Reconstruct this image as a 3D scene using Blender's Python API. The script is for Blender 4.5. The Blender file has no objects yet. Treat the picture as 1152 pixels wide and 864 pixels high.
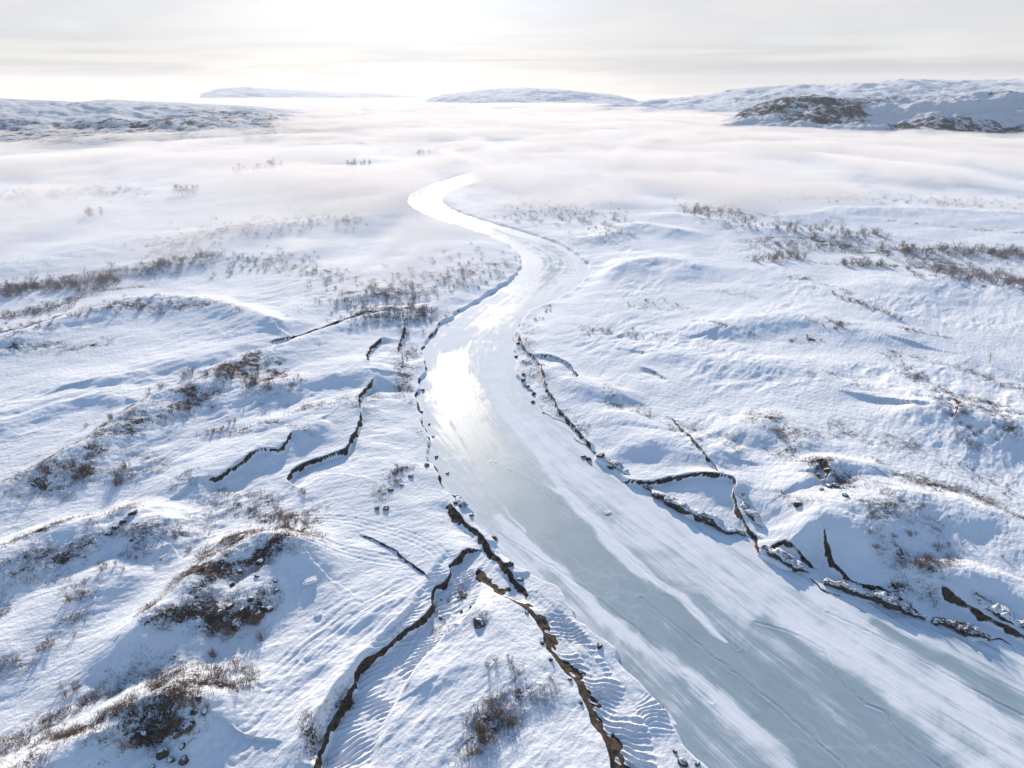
import bpy, math, random
import numpy as np

random.seed(7)
RNG = np.random.default_rng(11)
S = bpy.context.scene
COL = S.collection

# ------------------------------------------------------------------ camera, sky, sun, exposure
CAM_H = 60.0
FPX = 768.0                       # focal length in photo pixels (1152 wide)
PITCH = math.atan((432 - 103) / FPX)
cam_d = bpy.data.cameras.new("camera")
cam_d.sensor_width = 36.0
cam_d.lens = 24.0
cam_d.clip_start = 0.5
cam_d.clip_end = 60000
cam = bpy.data.objects.new("camera", cam_d)
cam.location = (0, 0, CAM_H)
cam.rotation_euler = (math.pi / 2 - PITCH, 0, 0)
COL.objects.link(cam)
S.camera = cam

SUN_EL, SUN_AZ = math.radians(15), math.radians(-9.0)     # azimuth from +Y, negative = left
sun_dir = (math.sin(SUN_AZ) * math.cos(SUN_EL), math.cos(SUN_AZ) * math.cos(SUN_EL), math.sin(SUN_EL))

world = bpy.data.worlds.new("World")
S.world = world
world.use_nodes = True
nt = world.node_tree
nt.nodes.clear()
N = nt.nodes.new
L = nt.links.new


def math_node(t, op, a, b=None, c=None, clamp=False):
    n = t.nodes.new("ShaderNodeMath")
    n.operation = op
    n.use_clamp = clamp
    for k, v in enumerate((a, b, c)):
        if v is None:
            continue
        if isinstance(v, (int, float)):
            n.inputs[k].default_value = v
        else:
            t.links.new(v, n.inputs[k])
    return n.outputs[0]


def mix_rgb(t, fac, a, b, blend='MIX'):
    n = t.nodes.new("ShaderNodeMix")
    n.data_type = 'RGBA'
    n.blend_type = blend
    for sock, v in ((n.inputs[0], fac), (n.inputs[6], a), (n.inputs[7], b)):
        if isinstance(v, (int, float)):
            sock.default_value = v
        elif isinstance(v, tuple):
            sock.default_value = (*v, 1.0) if len(v) == 3 else v
        else:
            t.links.new(v, sock)
    return n.outputs[2]


def map_range(t, v, a, b, c=0.0, d=1.0, smooth=True):
    n = t.nodes.new("ShaderNodeMapRange")
    n.interpolation_type = 'SMOOTHSTEP' if smooth else 'LINEAR'
    n.inputs[1].default_value, n.inputs[2].default_value = a, b
    n.inputs[3].default_value, n.inputs[4].default_value = c, d
    t.links.new(v, n.inputs[0])
    return n.outputs[0]


sky = N("ShaderNodeTexSky")
sky.sky_type = 'NISHITA'
sky.sun_disc = False
sky.sun_elevation = SUN_EL
sky.sun_rotation = SUN_AZ
sky.altitude = 600
sky.air_density = 1.0
sky.dust_density = 0.2
sky.ozone_density = 2.4
tc = N("ShaderNodeTexCoord")
sep = N("ShaderNodeSeparateXYZ")
L(tc.outputs['Generated'], sep.inputs[0])
zc = sep.outputs[2]
# layered stratus: coordinates azimuth / elevation, stretched along the horizon
az = math_node(nt, 'ARCTAN2', sep.outputs[0], sep.outputs[1])
el = math_node(nt, 'ARCSINE', zc)
comb = N("ShaderNodeCombineXYZ")
L(math_node(nt, 'MULTIPLY', az, 2.6), comb.inputs[0])
# slight tilt of the bands
L(math_node(nt, 'MULTIPLY', math_node(nt, 'ADD', el, math_node(nt, 'MULTIPLY', az, -0.012)), 62.0), comb.inputs[1])
nz1 = N("ShaderNodeTexNoise")
nz1.inputs['Scale'].default_value = 1.0
nz1.inputs['Detail'].default_value = 5
nz1.inputs['Roughness'].default_value = 0.5
nz1.inputs['Distortion'].default_value = 0.6
L(comb.outputs[0], nz1.inputs['Vector'])
comb2 = N("ShaderNodeCombineXYZ")
L(math_node(nt, 'MULTIPLY', az, 4.0), comb2.inputs[0])
L(math_node(nt, 'MULTIPLY', el, 18.0), comb2.inputs[1])
comb2.inputs[2].default_value = 3.7
nz2 = N("ShaderNodeTexNoise")
nz2.inputs['Scale'].default_value = 1.3
nz2.inputs['Detail'].default_value = 6
L(comb2.outputs[0], nz2.inputs['Vector'])
dotn = N("ShaderNodeVectorMath")
dotn.operation = 'DOT_PRODUCT'
L(tc.outputs['Generated'], dotn.inputs[0])
dotn.inputs[1].default_value = sun_dir
cosang = math_node(nt, 'MAXIMUM', dotn.outputs['Value'], 0.0)
glow = math_node(nt, 'POWER', cosang, 45.0)
glow2 = math_node(nt, 'POWER', cosang, 7.0)
# cloud radiance (in sky units; background strength below)
bands = map_range(nt, nz1.outputs[0], 0.40, 0.58)
low = map_range(nt, el, 0.015, 0.085, 1.0, 0.0)          # bands are strongest low down
band_amt = math_node(nt, 'MULTIPLY', bands, low)
c_dark = (2.5, 2.55, 2.75)
c_lite = (3.7, 3.56, 3.42)
c_high = (6.5, 6.9, 7.5)
lowcol = mix_rgb(nt, bands, c_dark, c_lite)
e2 = math_node(nt, 'ADD', el, math_node(nt, 'MULTIPLY', math_node(nt, 'SUBTRACT', nz1.outputs[0], 0.5), 0.02))
veil = math_node(nt, 'MULTIPLY', map_range(nt, e2, 0.001, 0.010), map_range(nt, e2, 0.026, 0.036, 1.0, 0.0))
veil = math_node(nt, 'MULTIPLY', veil, map_range(nt, az, -0.05, 0.32, 0.0, 0.85))
hor = math_node(nt, 'MULTIPLY', map_range(nt, el, 0.004, 0.024, 1.0, 0.0), map_range(nt, az, -0.1, 0.35, 0.9, 0.0))
lowcol = mix_rgb(nt, hor, lowcol, (3.9, 3.75, 3.6))
lowcol = mix_rgb(nt, veil, lowcol, (1.95, 2.02, 2.28))
hicol = mix_rgb(nt, map_range(nt, nz2.outputs[0], 0.35, 0.65), (3.4, 3.42, 3.62), (3.85, 3.78, 3.80))
ccol = mix_rgb(nt, low, hicol, lowcol)
gl = math_node(nt, 'ADD', math_node(nt, 'MULTIPLY', glow, 0.56), math_node(nt, 'MULTIPLY', glow2, 0.05))
gl1 = math_node(nt, 'ADD', gl, 0.76)
vm = N("ShaderNodeVectorMath")
vm.operation = 'SCALE'
L(ccol, vm.inputs[0])
L(gl1, vm.inputs['Scale'])
# cloud cover: thick in the low sky ahead, thins upwards
cover = map_range(nt, el, 0.10, 0.55, 0.97, 0.04)
cover2 = math_node(nt, 'MULTIPLY', cover, map_range(nt, nz2.outputs[0], 0.2, 0.5, 0.93, 1.0))
front = map_range(nt, sep.outputs[1], -0.6, 0.3, 0.35, 1.0)
skyc = mix_rgb(nt, math_node(nt, 'MULTIPLY', cover2, front), sky.outputs[0], vm.outputs[0])
bg = N("ShaderNodeBackground")
bg.inputs['Strength'].default_value = 0.132
L(skyc, bg.inputs['Color'])
out = N("ShaderNodeOutputWorld")
L(bg.outputs[0], out.inputs['Surface'])

sun_l = bpy.data.lights.new("sun", 'SUN')
sun_l.energy = 4.0
sun_l.angle = math.radians(0.8)
sun_l.color = (1.0, 0.88, 0.74)
sun_o = bpy.data.objects.new("sun", sun_l)
from mathutils import Vector
sun_o.rotation_euler = Vector(sun_dir).to_track_quat('Z', 'Y').to_euler()
sun_o.location = (0, 0, 200)
COL.objects.link(sun_o)

S.view_settings.view_transform = 'Standard'
S.view_settings.look = 'None'
S.view_settings.gamma = 1.0
S.view_settings.exposure = 0.91
S.view_settings.use_curve_mapping = False
S.cycles.use_denoising = True
S.cycles.max_bounces = 6
S.cycles.diffuse_bounces = 3
S.cycles.volume_bounces = 2
S.cycles.volume_step_rate = 0.15
S.cycles.volume_max_steps = 96

# ------------------------------------------------------------------ picture geometry -> world
CP, SP = math.cos(PITCH), math.sin(PITCH)


def ray(px, py):
    a, b = (px - 576) / FPX, (432 - py) / FPX
    return np.array([a, CP + b * SP, -SP + b * CP])


def at(px, py, z=0.0):
    """ground point seen at photo pixel, at height z"""
    d = ray(px, py)
    t = (z - CAM_H) / d[2]
    return (d[0] * t, d[1] * t)


def mpp(px, py):
    """metres per photo pixel across the view, at ground point"""
    x, y = at(px, py)
    return (y * CP + CAM_H * SP) / FPX


def smooth_line(pts, k=5):
    p = np.array(pts, float)
    if len(p) < 3:
        return p
    q = np.vstack([2 * p[0] - p[1], p, 2 * p[-1] - p[-2]])
    res = []
    for i in range(1, len(q) - 2):
        a, b, c, d = q[i - 1], q[i], q[i + 1], q[i + 2]
        for t in np.linspace(0, 1, k, endpoint=False):
            res.append(0.5 * ((2 * b) + (-a + c) * t + (2 * a - 5 * b + 4 * c - d) * t * t + (-a + 3 * b - 3 * c + d) * t ** 3))
    res.append(q[-2])
    return np.array(res)


def wline(pts, z=0.0, k=4):
    return np.array([at(x, y, z) for x, y in smooth_line(pts, k)])


# ------------------------------------------------------------------ noise
PERM = RNG.permutation(256).astype(np.int32)
PERM = np.concatenate([PERM, PERM])
GA = RNG.uniform(0, 2 * np.pi, 256)
GX, GY = np.cos(GA).astype(np.float32), np.sin(GA).astype(np.float32)


def perlin(x, y, seed=0):
    x = np.asarray(x, np.float32) + seed * 17.31
    y = np.asarray(y, np.float32) + seed * 9.77
    xi = np.floor(x).astype(np.int32)
    yi = np.floor(y).astype(np.int32)
    xf = x - xi
    yf = y - yi
    xi &= 255
    yi &= 255
    u = xf * xf * xf * (xf * (xf * 6 - 15) + 10)
    v = yf * yf * yf * (yf * (yf * 6 - 15) + 10)

    def g(ix, iy, fx, fy):
        h = PERM[PERM[ix & 255] + (iy & 255)]
        return GX[h] * fx + GY[h] * fy
    n00 = g(xi, yi, xf, yf)
    n10 = g(xi + 1, yi, xf - 1, yf)
    n01 = g(xi, yi + 1, xf, yf - 1)
    n11 = g(xi + 1, yi + 1, xf - 1, yf - 1)
    a = n00 + u * (n10 - n00)
    b = n01 + u * (n11 - n01)
    return (a + v * (b - a)) * 1.5


def fbm(x, y, octs=4, seed=0, rough=0.5):
    s, a, tot = 0.0, 1.0, 0.0
    for i in range(octs):
        s = s + a * perlin(x * 2.03 ** i, y * 2.03 ** i, seed + i)
        tot += a
        a *= rough
    return s / tot


def sst(a, b, x):
    t = np.clip((x - a) / (b - a), 0, 1)
    return t * t * (3 - 2 * t)


# ------------------------------------------------------------------ distance to a polyline
def polydist(x, y, P, reach):
    """distance, signed side (+ = left of travel direction), and param along, only inside reach"""
    n = x.shape
    D = np.full(n, 1e9, np.float32)
    SD = np.zeros(n, np.float32)
    T = np.zeros(n, np.float32)
    s0 = 0.0
    for i in range(len(P) - 1):
        ax, ay = P[i]
        bx, by = P[i + 1]
        dx, dy = bx - ax, by - ay
        l2 = dx * dx + dy * dy
        if l2 < 1e-9:
            continue
        m = np.nonzero((x > min(ax, bx) - reach) & (x < max(ax, bx) + reach) & (y > min(ay, by) - reach) & (y < max(ay, by) + reach))
        if len(m[0]) == 0:
            s0 += math.sqrt(l2)
            continue
        xx, yy = x[m] - ax, y[m] - ay
        t = np.clip((xx * dx + yy * dy) / l2, 0, 1)
        ex, ey = xx - t * dx, yy - t * dy
        d = np.sqrt(ex * ex + ey * ey)
        cur = D[m]
        w = d < cur
        sd = np.sign(dx * yy - dy * xx)
        cur[w] = d[w]
        D[m] = cur
        c2 = SD[m]; c2[w] = sd[w]; SD[m] = c2
        c3 = T[m]; c3[w] = (s0 + t * math.sqrt(l2))[w]; T[m] = c3
        s0 += math.sqrt(l2)
    return D, SD, T, s0


def inside(x, y, P):
    r = np.zeros(x.shape, bool)
    j = len(P) - 1
    y0, y1 = P[:, 1].min(), P[:, 1].max()
    for i in range(len(P)):
        xi, yi = P[i]
        xj, yj = P[j]
        if abs(yj - yi) > 1e-9:
            c = ((yi > y) != (yj > y)) & (x < (xj - xi) * (y - yi) / (yj - yi) + xi)
            r ^= c
        j = i
    return r


# ------------------------------------------------------------------ layout traced from the photograph
LEFT_BANK = [(980, 1060), (880, 960), (800, 868), (767, 827), (745, 795), (720, 762), (690, 732), (662, 704), (640, 680), (618, 657), (596, 643), (575, 630), (560, 612), (546, 598),
             (528, 574), (508, 562), (495, 542), (485, 512), (476, 481), (470, 458), (473, 434), (480, 414), (478, 391), (498, 364), (525, 347),
             (552, 329), (572, 317), (587, 301), (583, 286), (565, 272), (525, 257), (490, 246), (468, 236), (458, 227), (463, 217), (482, 208), (512, 199), (532, 191), (527, 183), (508, 176), (494, 170), (505, 165.5), (532, 161.5)]
RIGHT_BANK = [(536, 163.5), (516, 168), (515, 172), (535, 177), (552, 184), (564, 192), (555, 198), (530, 207), (505, 216), (497, 225), (512, 237), (545, 248), (590, 261), (625, 273), (650, 288), (665, 305), (652, 320), (626, 337), (599, 350),
              (582, 367), (577, 384), (580, 401), (580, 421), (592, 436), (602, 448), (609, 461), (619, 470), (639, 478), (647, 495), (666, 508), (675, 520),
              (699, 535), (729, 558), (757, 572), (785, 586), (813, 597), (845, 605), (852, 623), (873, 636), (905, 645), (922, 658), (950, 671), (989, 681),
              (1010, 692), (1045, 701), (1077, 708), (1095, 718), (1123, 719), (1152, 741), (1220, 775), (1330, 830), (1500, 930), (1700, 1060)]
river_poly = np.vstack([wline(LEFT_BANK, 0.2, 3), wline(RIGHT_BANK, 0.2, 3)])

# crest lines: points, height, width on the camera side, width on the far side (m)
RIDGES = [
    ([(-120, 600), (0, 545), (67, 515), (134, 478), (175, 451), (232, 431), (268, 404), (330, 384), (384, 362), (440, 345)], 3.6, 11, 5),
    ([(0, 480), (60, 460), (110, 450), (135, 453)], 1.2, 4, 9),
    ([(120, 425), (200, 405), (280, 388), (340, 350), (384, 335), (430, 330)], 2.0, 6, 10),
    ([(-120, 405), (0, 376), (91, 350), (134, 340), (168, 332), (215, 333), (270, 345), (300, 358)], 4.6, 12, 9),
    ([(-150, 690), (0, 627), (63, 602), (120, 590), (151, 578), (170, 590)], 3.2, 7, 6),
    ([(-100, 780), (0, 730), (60, 690), (120, 655)], 1.5, 5, 6),
    ([(158, 715), (204, 676), (246, 628), (299, 602), (330, 612)], 4.2, 6.5, 6),
    ([(250, 690), (300, 650), (320, 625)], 2.2, 4.5, 4),
    ([(-40, 920), (56, 864), (106, 834), (148, 799), (190, 785), (222, 790)], 3.8, 5, 6),
    ([(150, 860), (200, 830), (225, 800)], 1.6, 4, 4),
    ([(340, 850), (365, 800), (392, 770)], 1.2, 2.2, 2.4),
    ([(230, 540), (280, 512), (330, 494), (350, 482)], 1.7, 4, 8),
    ([(320, 440), (360, 425), (400, 420)], 1.8, 6, 9),
    ([(300, 480), (350, 470), (400, 455)], 1.4, 6, 7),
    ([(-60, 300), (60, 285), (180, 262), (300, 250), (400, 240)], 5.0, 20, 24),
    ([(-100, 225), (60, 215), (170, 210)], 5.0, 26, 30),
    ([(150, 300), (250, 290), (330, 280)], 2.5, 12, 16),
    ([(560, 700), (575, 760), (600, 840), (640, 920)], 1.6, 6, 6),
    ([(505, 700), (540, 690), (565, 705)], 1.2, 3, 4),
    ([(500, 760), (540, 745), (570, 760)], 0.9, 3, 4),
    ([(1055, 462), (1100, 474), (1152, 485), (1260, 505)], 3.8, 9, 16),
    ([(895, 548), (935, 528), (968, 532)], 2.2, 4.5, 6),
    ([(900, 590), (980, 572), (1050, 566), (1120, 586), (1200, 620)], 3.2, 9, 9),
    ([(1040, 655), (1100, 655), (1180, 690)], 1.8, 5, 5),
    ([(820, 368), (880, 358), (930, 364), (985, 375)], 2.2, 7, 12),
    ([(1020, 318), (1080, 310), (1152, 325), (1260, 350)], 4.0, 16, 16),
    ([(900, 318), (940, 330), (1000, 356)], 1.2, 4, 7),
    ([(680, 262), (715, 250), (760, 256)], 5.0, 13, 14),
    ([(690, 297), (740, 286), (775, 294)], 4.6, 11, 12),
    ([(615, 415), (650, 432), (690, 444)], 1.3, 3.5, 5),
    ([(690, 498), (740, 497), (800, 512)], 1.5, 5, 7),
    ([(845, 490), (880, 476), (905, 500)], 1.6, 5, 6),
    ([(660, 470), (700, 470), (740, 480)], 1.2, 4, 5),
    ([(740, 545), (790, 538), (830, 548)], 1.1, 4, 4),
    ([(760, 400), (840, 410), (920, 420)], 1.3, 8, 12),
    ([(940, 430), (1000, 445), (1040, 470)], 1.5, 7, 9),
    ([(860, 650), (930, 620), (960, 615)], 1.0, 4, 5),
    ([(760, 240), (840, 252), (930, 262)], 4.5, 18, 20),
    ([(900, 240), (1000, 232), (1152, 238), (1300, 250)], 5.0, 22, 25),
]
RIDGES_W = [(wline(p, h * 0.8 + 1.0, 3), h * 0.86, wn, wf) for p, h, wn, wf in RIDGES]

# bank steps: points (low side on the LEFT of travel when side=+1), drop, recover length, face width
STEPS = [
    # creek from the river down the lower centre
    ([(546, 606), (542, 611), (526, 618), (509, 634), (502, 651), (487, 665), (485, 683), (477, 694), (456, 711), (431, 731), (403, 752), (399, 771), (385, 792), (370, 817), (364, 838), (350, 880), (330, 930)], +1, 0.95, 5.5, 0.4),
    ([(400, 600), (440, 618), (470, 640), (490, 655)], -1, 0.22, 2, 0.3),
    ([(505, 560), (519, 581), (540, 600), (547, 606), (558, 623), (580, 648), (600, 672)], -1, 0.8, 3, 1.5),
    ([(548, 632), (537, 636), (535, 648), (554, 662), (563, 676), (583, 688), (604, 704), (613, 736), (630, 757), (651, 778), (662, 810), (678, 841), (690, 880), (700, 930)], +1, 1.2, 4.5, 3.0),
    # left meander banks
    ([(424, 431), (409, 448), (404, 461), (406, 478), (396, 498), (384, 511), (349, 520), (327, 533), (323, 542), (336, 552)], +1, 1.0, 8, 0.5),
    ([(430, 384), (420, 395), (413, 407), (416, 420)], +1, 0.8, 5, 0.6),
    ([(332, 495), (316, 514), (299, 515), (285, 521), (252, 542), (225, 550)], +1, 0.65, 5, 0.4),
    ([(450, 350), (455, 372), (448, 392), (456, 408)], +1, 0.8, 5, 0.7),
    ([(300, 392), (350, 378), (400, 362), (450, 356)], -1, 0.5, 5, 0.7),
    # terraces on the right shore
    ([(583, 372), (590, 392), (604, 404), (612, 424), (618, 440), (632, 462), (648, 480), (676, 512)], -1, 0.7, 5, 0.5),
    ([(600, 400), (622, 404), (640, 414), (652, 432)], -1, 0.7, 5, 0.4),
    ([(690, 536), (730, 541), (775, 540), (818, 545), (826, 552), (825, 562), (834, 584), (846, 596), (862, 608)], -1, 0.7, 5, 0.45),
    ([(922, 606), (936, 634), (961, 655), (988, 661), (1014, 673), (1040, 690), (1070, 700)], -1, 0.8, 4, 0.6),
    ([(1052, 658), (1081, 680), (1105, 690), (1152, 715), (1230, 760)], -1, 0.8, 5, 0.6),
    ([(995, 650), (1008, 662), (1018, 672)], -1, 0.5, 2, 0.4),
    ([(912, 538), (922, 535), (928, 552), (918, 560)], -1, 1.0, 4, 0.9),
    ([(1058, 457), (1075, 470), (1065, 492)], -1, 0.8, 4, 0.7),
    ([(720, 415), (740, 425), (752, 434)], -1, 0.5, 4, 0.4),
    ([(750, 470), (766, 490), (790, 520), (812, 545)], -1, 0.4, 4, 0.35),
    ([(860, 622), (880, 612), (905, 626), (930, 640)], -1, 0.7, 3, 0.5),
]
STEPS_W = [(wline(p, 1.0, 4), s, a, l, w) for p, s, a, l, w in STEPS]

# heath / bare-ground strokes: points, width (photo px), strength
VEG = [
    ([(60, 545), (110, 508), (160, 482), (210, 457), (260, 425), (300, 412)], 20, .75),
    ([(0, 560), (67, 517), (134, 480), (175, 453), (232, 432), (268, 406), (384, 364), (430, 350)], 5, .75),
    ([(250, 425), (300, 425), (305, 440)], 16, .8), ([(80, 535), (150, 530)], 22, .6), ([(150, 480), (230, 465)], 12, .5),
    ([(0, 378), (60, 362), (110, 347), (170, 335), (215, 345)], 7, 1.0), ([(110, 346), (180, 350)], 14, .7),
    ([(0, 392), (30, 395), (110, 385)], 13, .55), ([(200, 352), (250, 350), (270, 360)], 8, .5),
    ([(0, 332), (60, 320), (120, 313), (160, 300), (230, 290)], 7, .75), ([(0, 357), (60, 345), (110, 325), (150, 322)], 7, .7),
    ([(0, 250), (60, 245), (150, 238)], 12, .4), ([(0, 222), (80, 217), (150, 215)], 12, .65),
    ([(170, 282), (260, 262), (330, 248), (400, 250)], 12, .75), ([(300, 300), (380, 308), (480, 330)], 22, .45), ([(380, 335), (440, 330), (500, 310), (560, 296)], 26, .5),
    ([(400, 358), (460, 352), (492, 352)], 20, .65), ([(460, 385), (455, 420), (470, 445)], 12, .6), ([(470, 450), (486, 500), (500, 545)], 5, .6),
    ([(0, 640), (60, 605), (100, 592)], 5, .8), ([(118, 600), (150, 580)], 8, 1.0), ([(60, 640), (130, 625), (190, 600)], 26, .45),
    ([(160, 712), (204, 676), (246, 624), (299, 603)], 9, .62), ([(228, 665), (262, 640), (300, 625)], 24, .75), ([(200, 720), (270, 700), (312, 680)], 18, .7), ([(290, 560), (330, 590), (340, 605)], 18, .5),
    ([(60, 862), (106, 834), (148, 803), (190, 790)], 12, .62), ([(140, 845), (205, 825), (225, 790)], 24, .5), ([(225, 800), (270, 770)], 14, .6), ([(210, 540), (280, 560)], 20, .3),
    ([(230, 490), (290, 483), (345, 488)], 9, .6), ([(300, 470), (380, 455), (420, 440)], 10, .4),
    ([(0, 690), (30, 660), (55, 650)], 14, .6), ([(0, 760), (60, 740)], 18, .3), ([(80, 700), (100, 670)], 18, .4), ([(20, 830), (90, 800)], 20, .3),
    ([(540, 840), (570, 800), (590, 790)], 26, .45), ([(345, 860), (360, 810), (388, 775)], 9, .75), ([(500, 640), (520, 660)], 8, .4), ([(430, 550), (450, 530), (468, 520)], 9, .6),
    ([(1000, 395), (1020, 415), (1040, 433), (1062, 442)], 7, .95), ([(1060, 442), (1090, 452), (1130, 470)], 12, .8), ([(1030, 400), (1090, 415), (1152, 440)], 8, .5),
    ([(1060, 460), (1075, 480), (1090, 475), (1152, 505)], 12, .8), ([(1070, 500), (1152, 520)], 14, .35),
    ([(765, 232), (820, 240), (880, 250)], 12, .65), ([(840, 272), (900, 270), (980, 285), (1060, 280), (1152, 285)], 11, .75), ([(850, 292), (900, 292)], 10, .75), ([(925, 297), (1030, 303)], 6, .8), ([(1040, 292), (1100, 305), (1152, 318)], 14, .8), ([(1005, 312), (1050, 315), (1100, 325)], 4, .9),
    ([(890, 312), (935, 322), (960, 338), (1005, 358)], 5, .8), ([(1010, 370), (1060, 378)], 5, .6), ([(922, 364), (945, 366)], 8, .9), ([(893, 381), (925, 383)], 6, .7), ([(785, 362), (850, 378)], 8, .45), ([(815, 327), (845, 332)], 7, .6),
    ([(650, 362), (690, 375), (745, 380)], 9, .4), ([(700, 345), (770, 345)], 9, .35), ([(595, 362), (590, 390), (606, 420)], 9, .6), ([(610, 430), (630, 455), (655, 490)], 7, .5), ([(690, 450), (740, 470)], 12, .4),
    ([(1000, 590), (1040, 630)], 34, .4), ([(1000, 530), (1080, 560), (1152, 590)], 16, .45), ([(860, 470), (880, 500), (900, 515)], 18, .45), ([(912, 530), (940, 545), (955, 560)], 10, .8), ([(890, 568), (905, 575)], 7, .8),
    ([(760, 480), (800, 500), (850, 500)], 20, .25), ([(940, 480), (1010, 500)], 20, .25), ([(990, 660), (1060, 670), (1110, 700)], 12, .5),
    ([(580, 235), (650, 240), (700, 250), (660, 270)], 26, .45), ([(880, 225), (1000, 224), (1100, 232)], 8, .6), ([(820, 215), (900, 225)], 9, .5), ([(1000, 250), (1152, 262)], 10, .55),
]
VEG_W = [(wline(p, 2.0, 2), w * mpp(*p[len(p) // 2]), s) for p, w, s in VEG]

# sheets of ribbed wind-packed snow beside the creeks: quads of (centre line, half width px)
RIBS = [
    ([(527, 628), (506, 662), (482, 705), (445, 745), (415, 790), (395, 830), (380, 880)], 3.4, 0.95, 0.12, .9),
    ([(520, 640), (530, 660), (520, 690), (505, 712)], 1.6, 0.75, 0.10, .5),
    ([(610, 690), (640, 725), (668, 765), (690, 800), (712, 850), (720, 900)], 2.6, 0.8, 0.14, -.6),
    ([(700, 785), (735, 805), (760, 840)], 1.8, 0.6, 0.08, -.4),
]
RIBS_W = [(wline(p, 0.2, 4), w, per, a, sk) for p, w, per, a, sk in RIBS]

TRACKS = [
    [(330, 590), (420, 596), (500, 632), (455, 690), (400, 740), (330, 800), (270, 864)],
    [(440, 680), (380, 715), (330, 760), (280, 830)], [(460, 660), (400, 700), (350, 745)],
    [(320, 625), (380, 628), (450, 634)], [(230, 500), (150, 560), (60, 650), (0, 720)], [(300, 780), (340, 740), (400, 690)],
    [(0, 560), (40, 530), (100, 500)], [(0, 430), (120, 415), (260, 392)], [(1152, 560), (1050, 520), (900, 470)],
    [(551, 616), (520, 655), (490, 700), (463, 743), (442, 778), (424, 813), (412, 870)],
    [(600, 672), (650, 720), (690, 770), (720, 830), (735, 880)],
]
TRACKS_W = [wline(p, 0.5, 4) for p in TRACKS]


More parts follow.
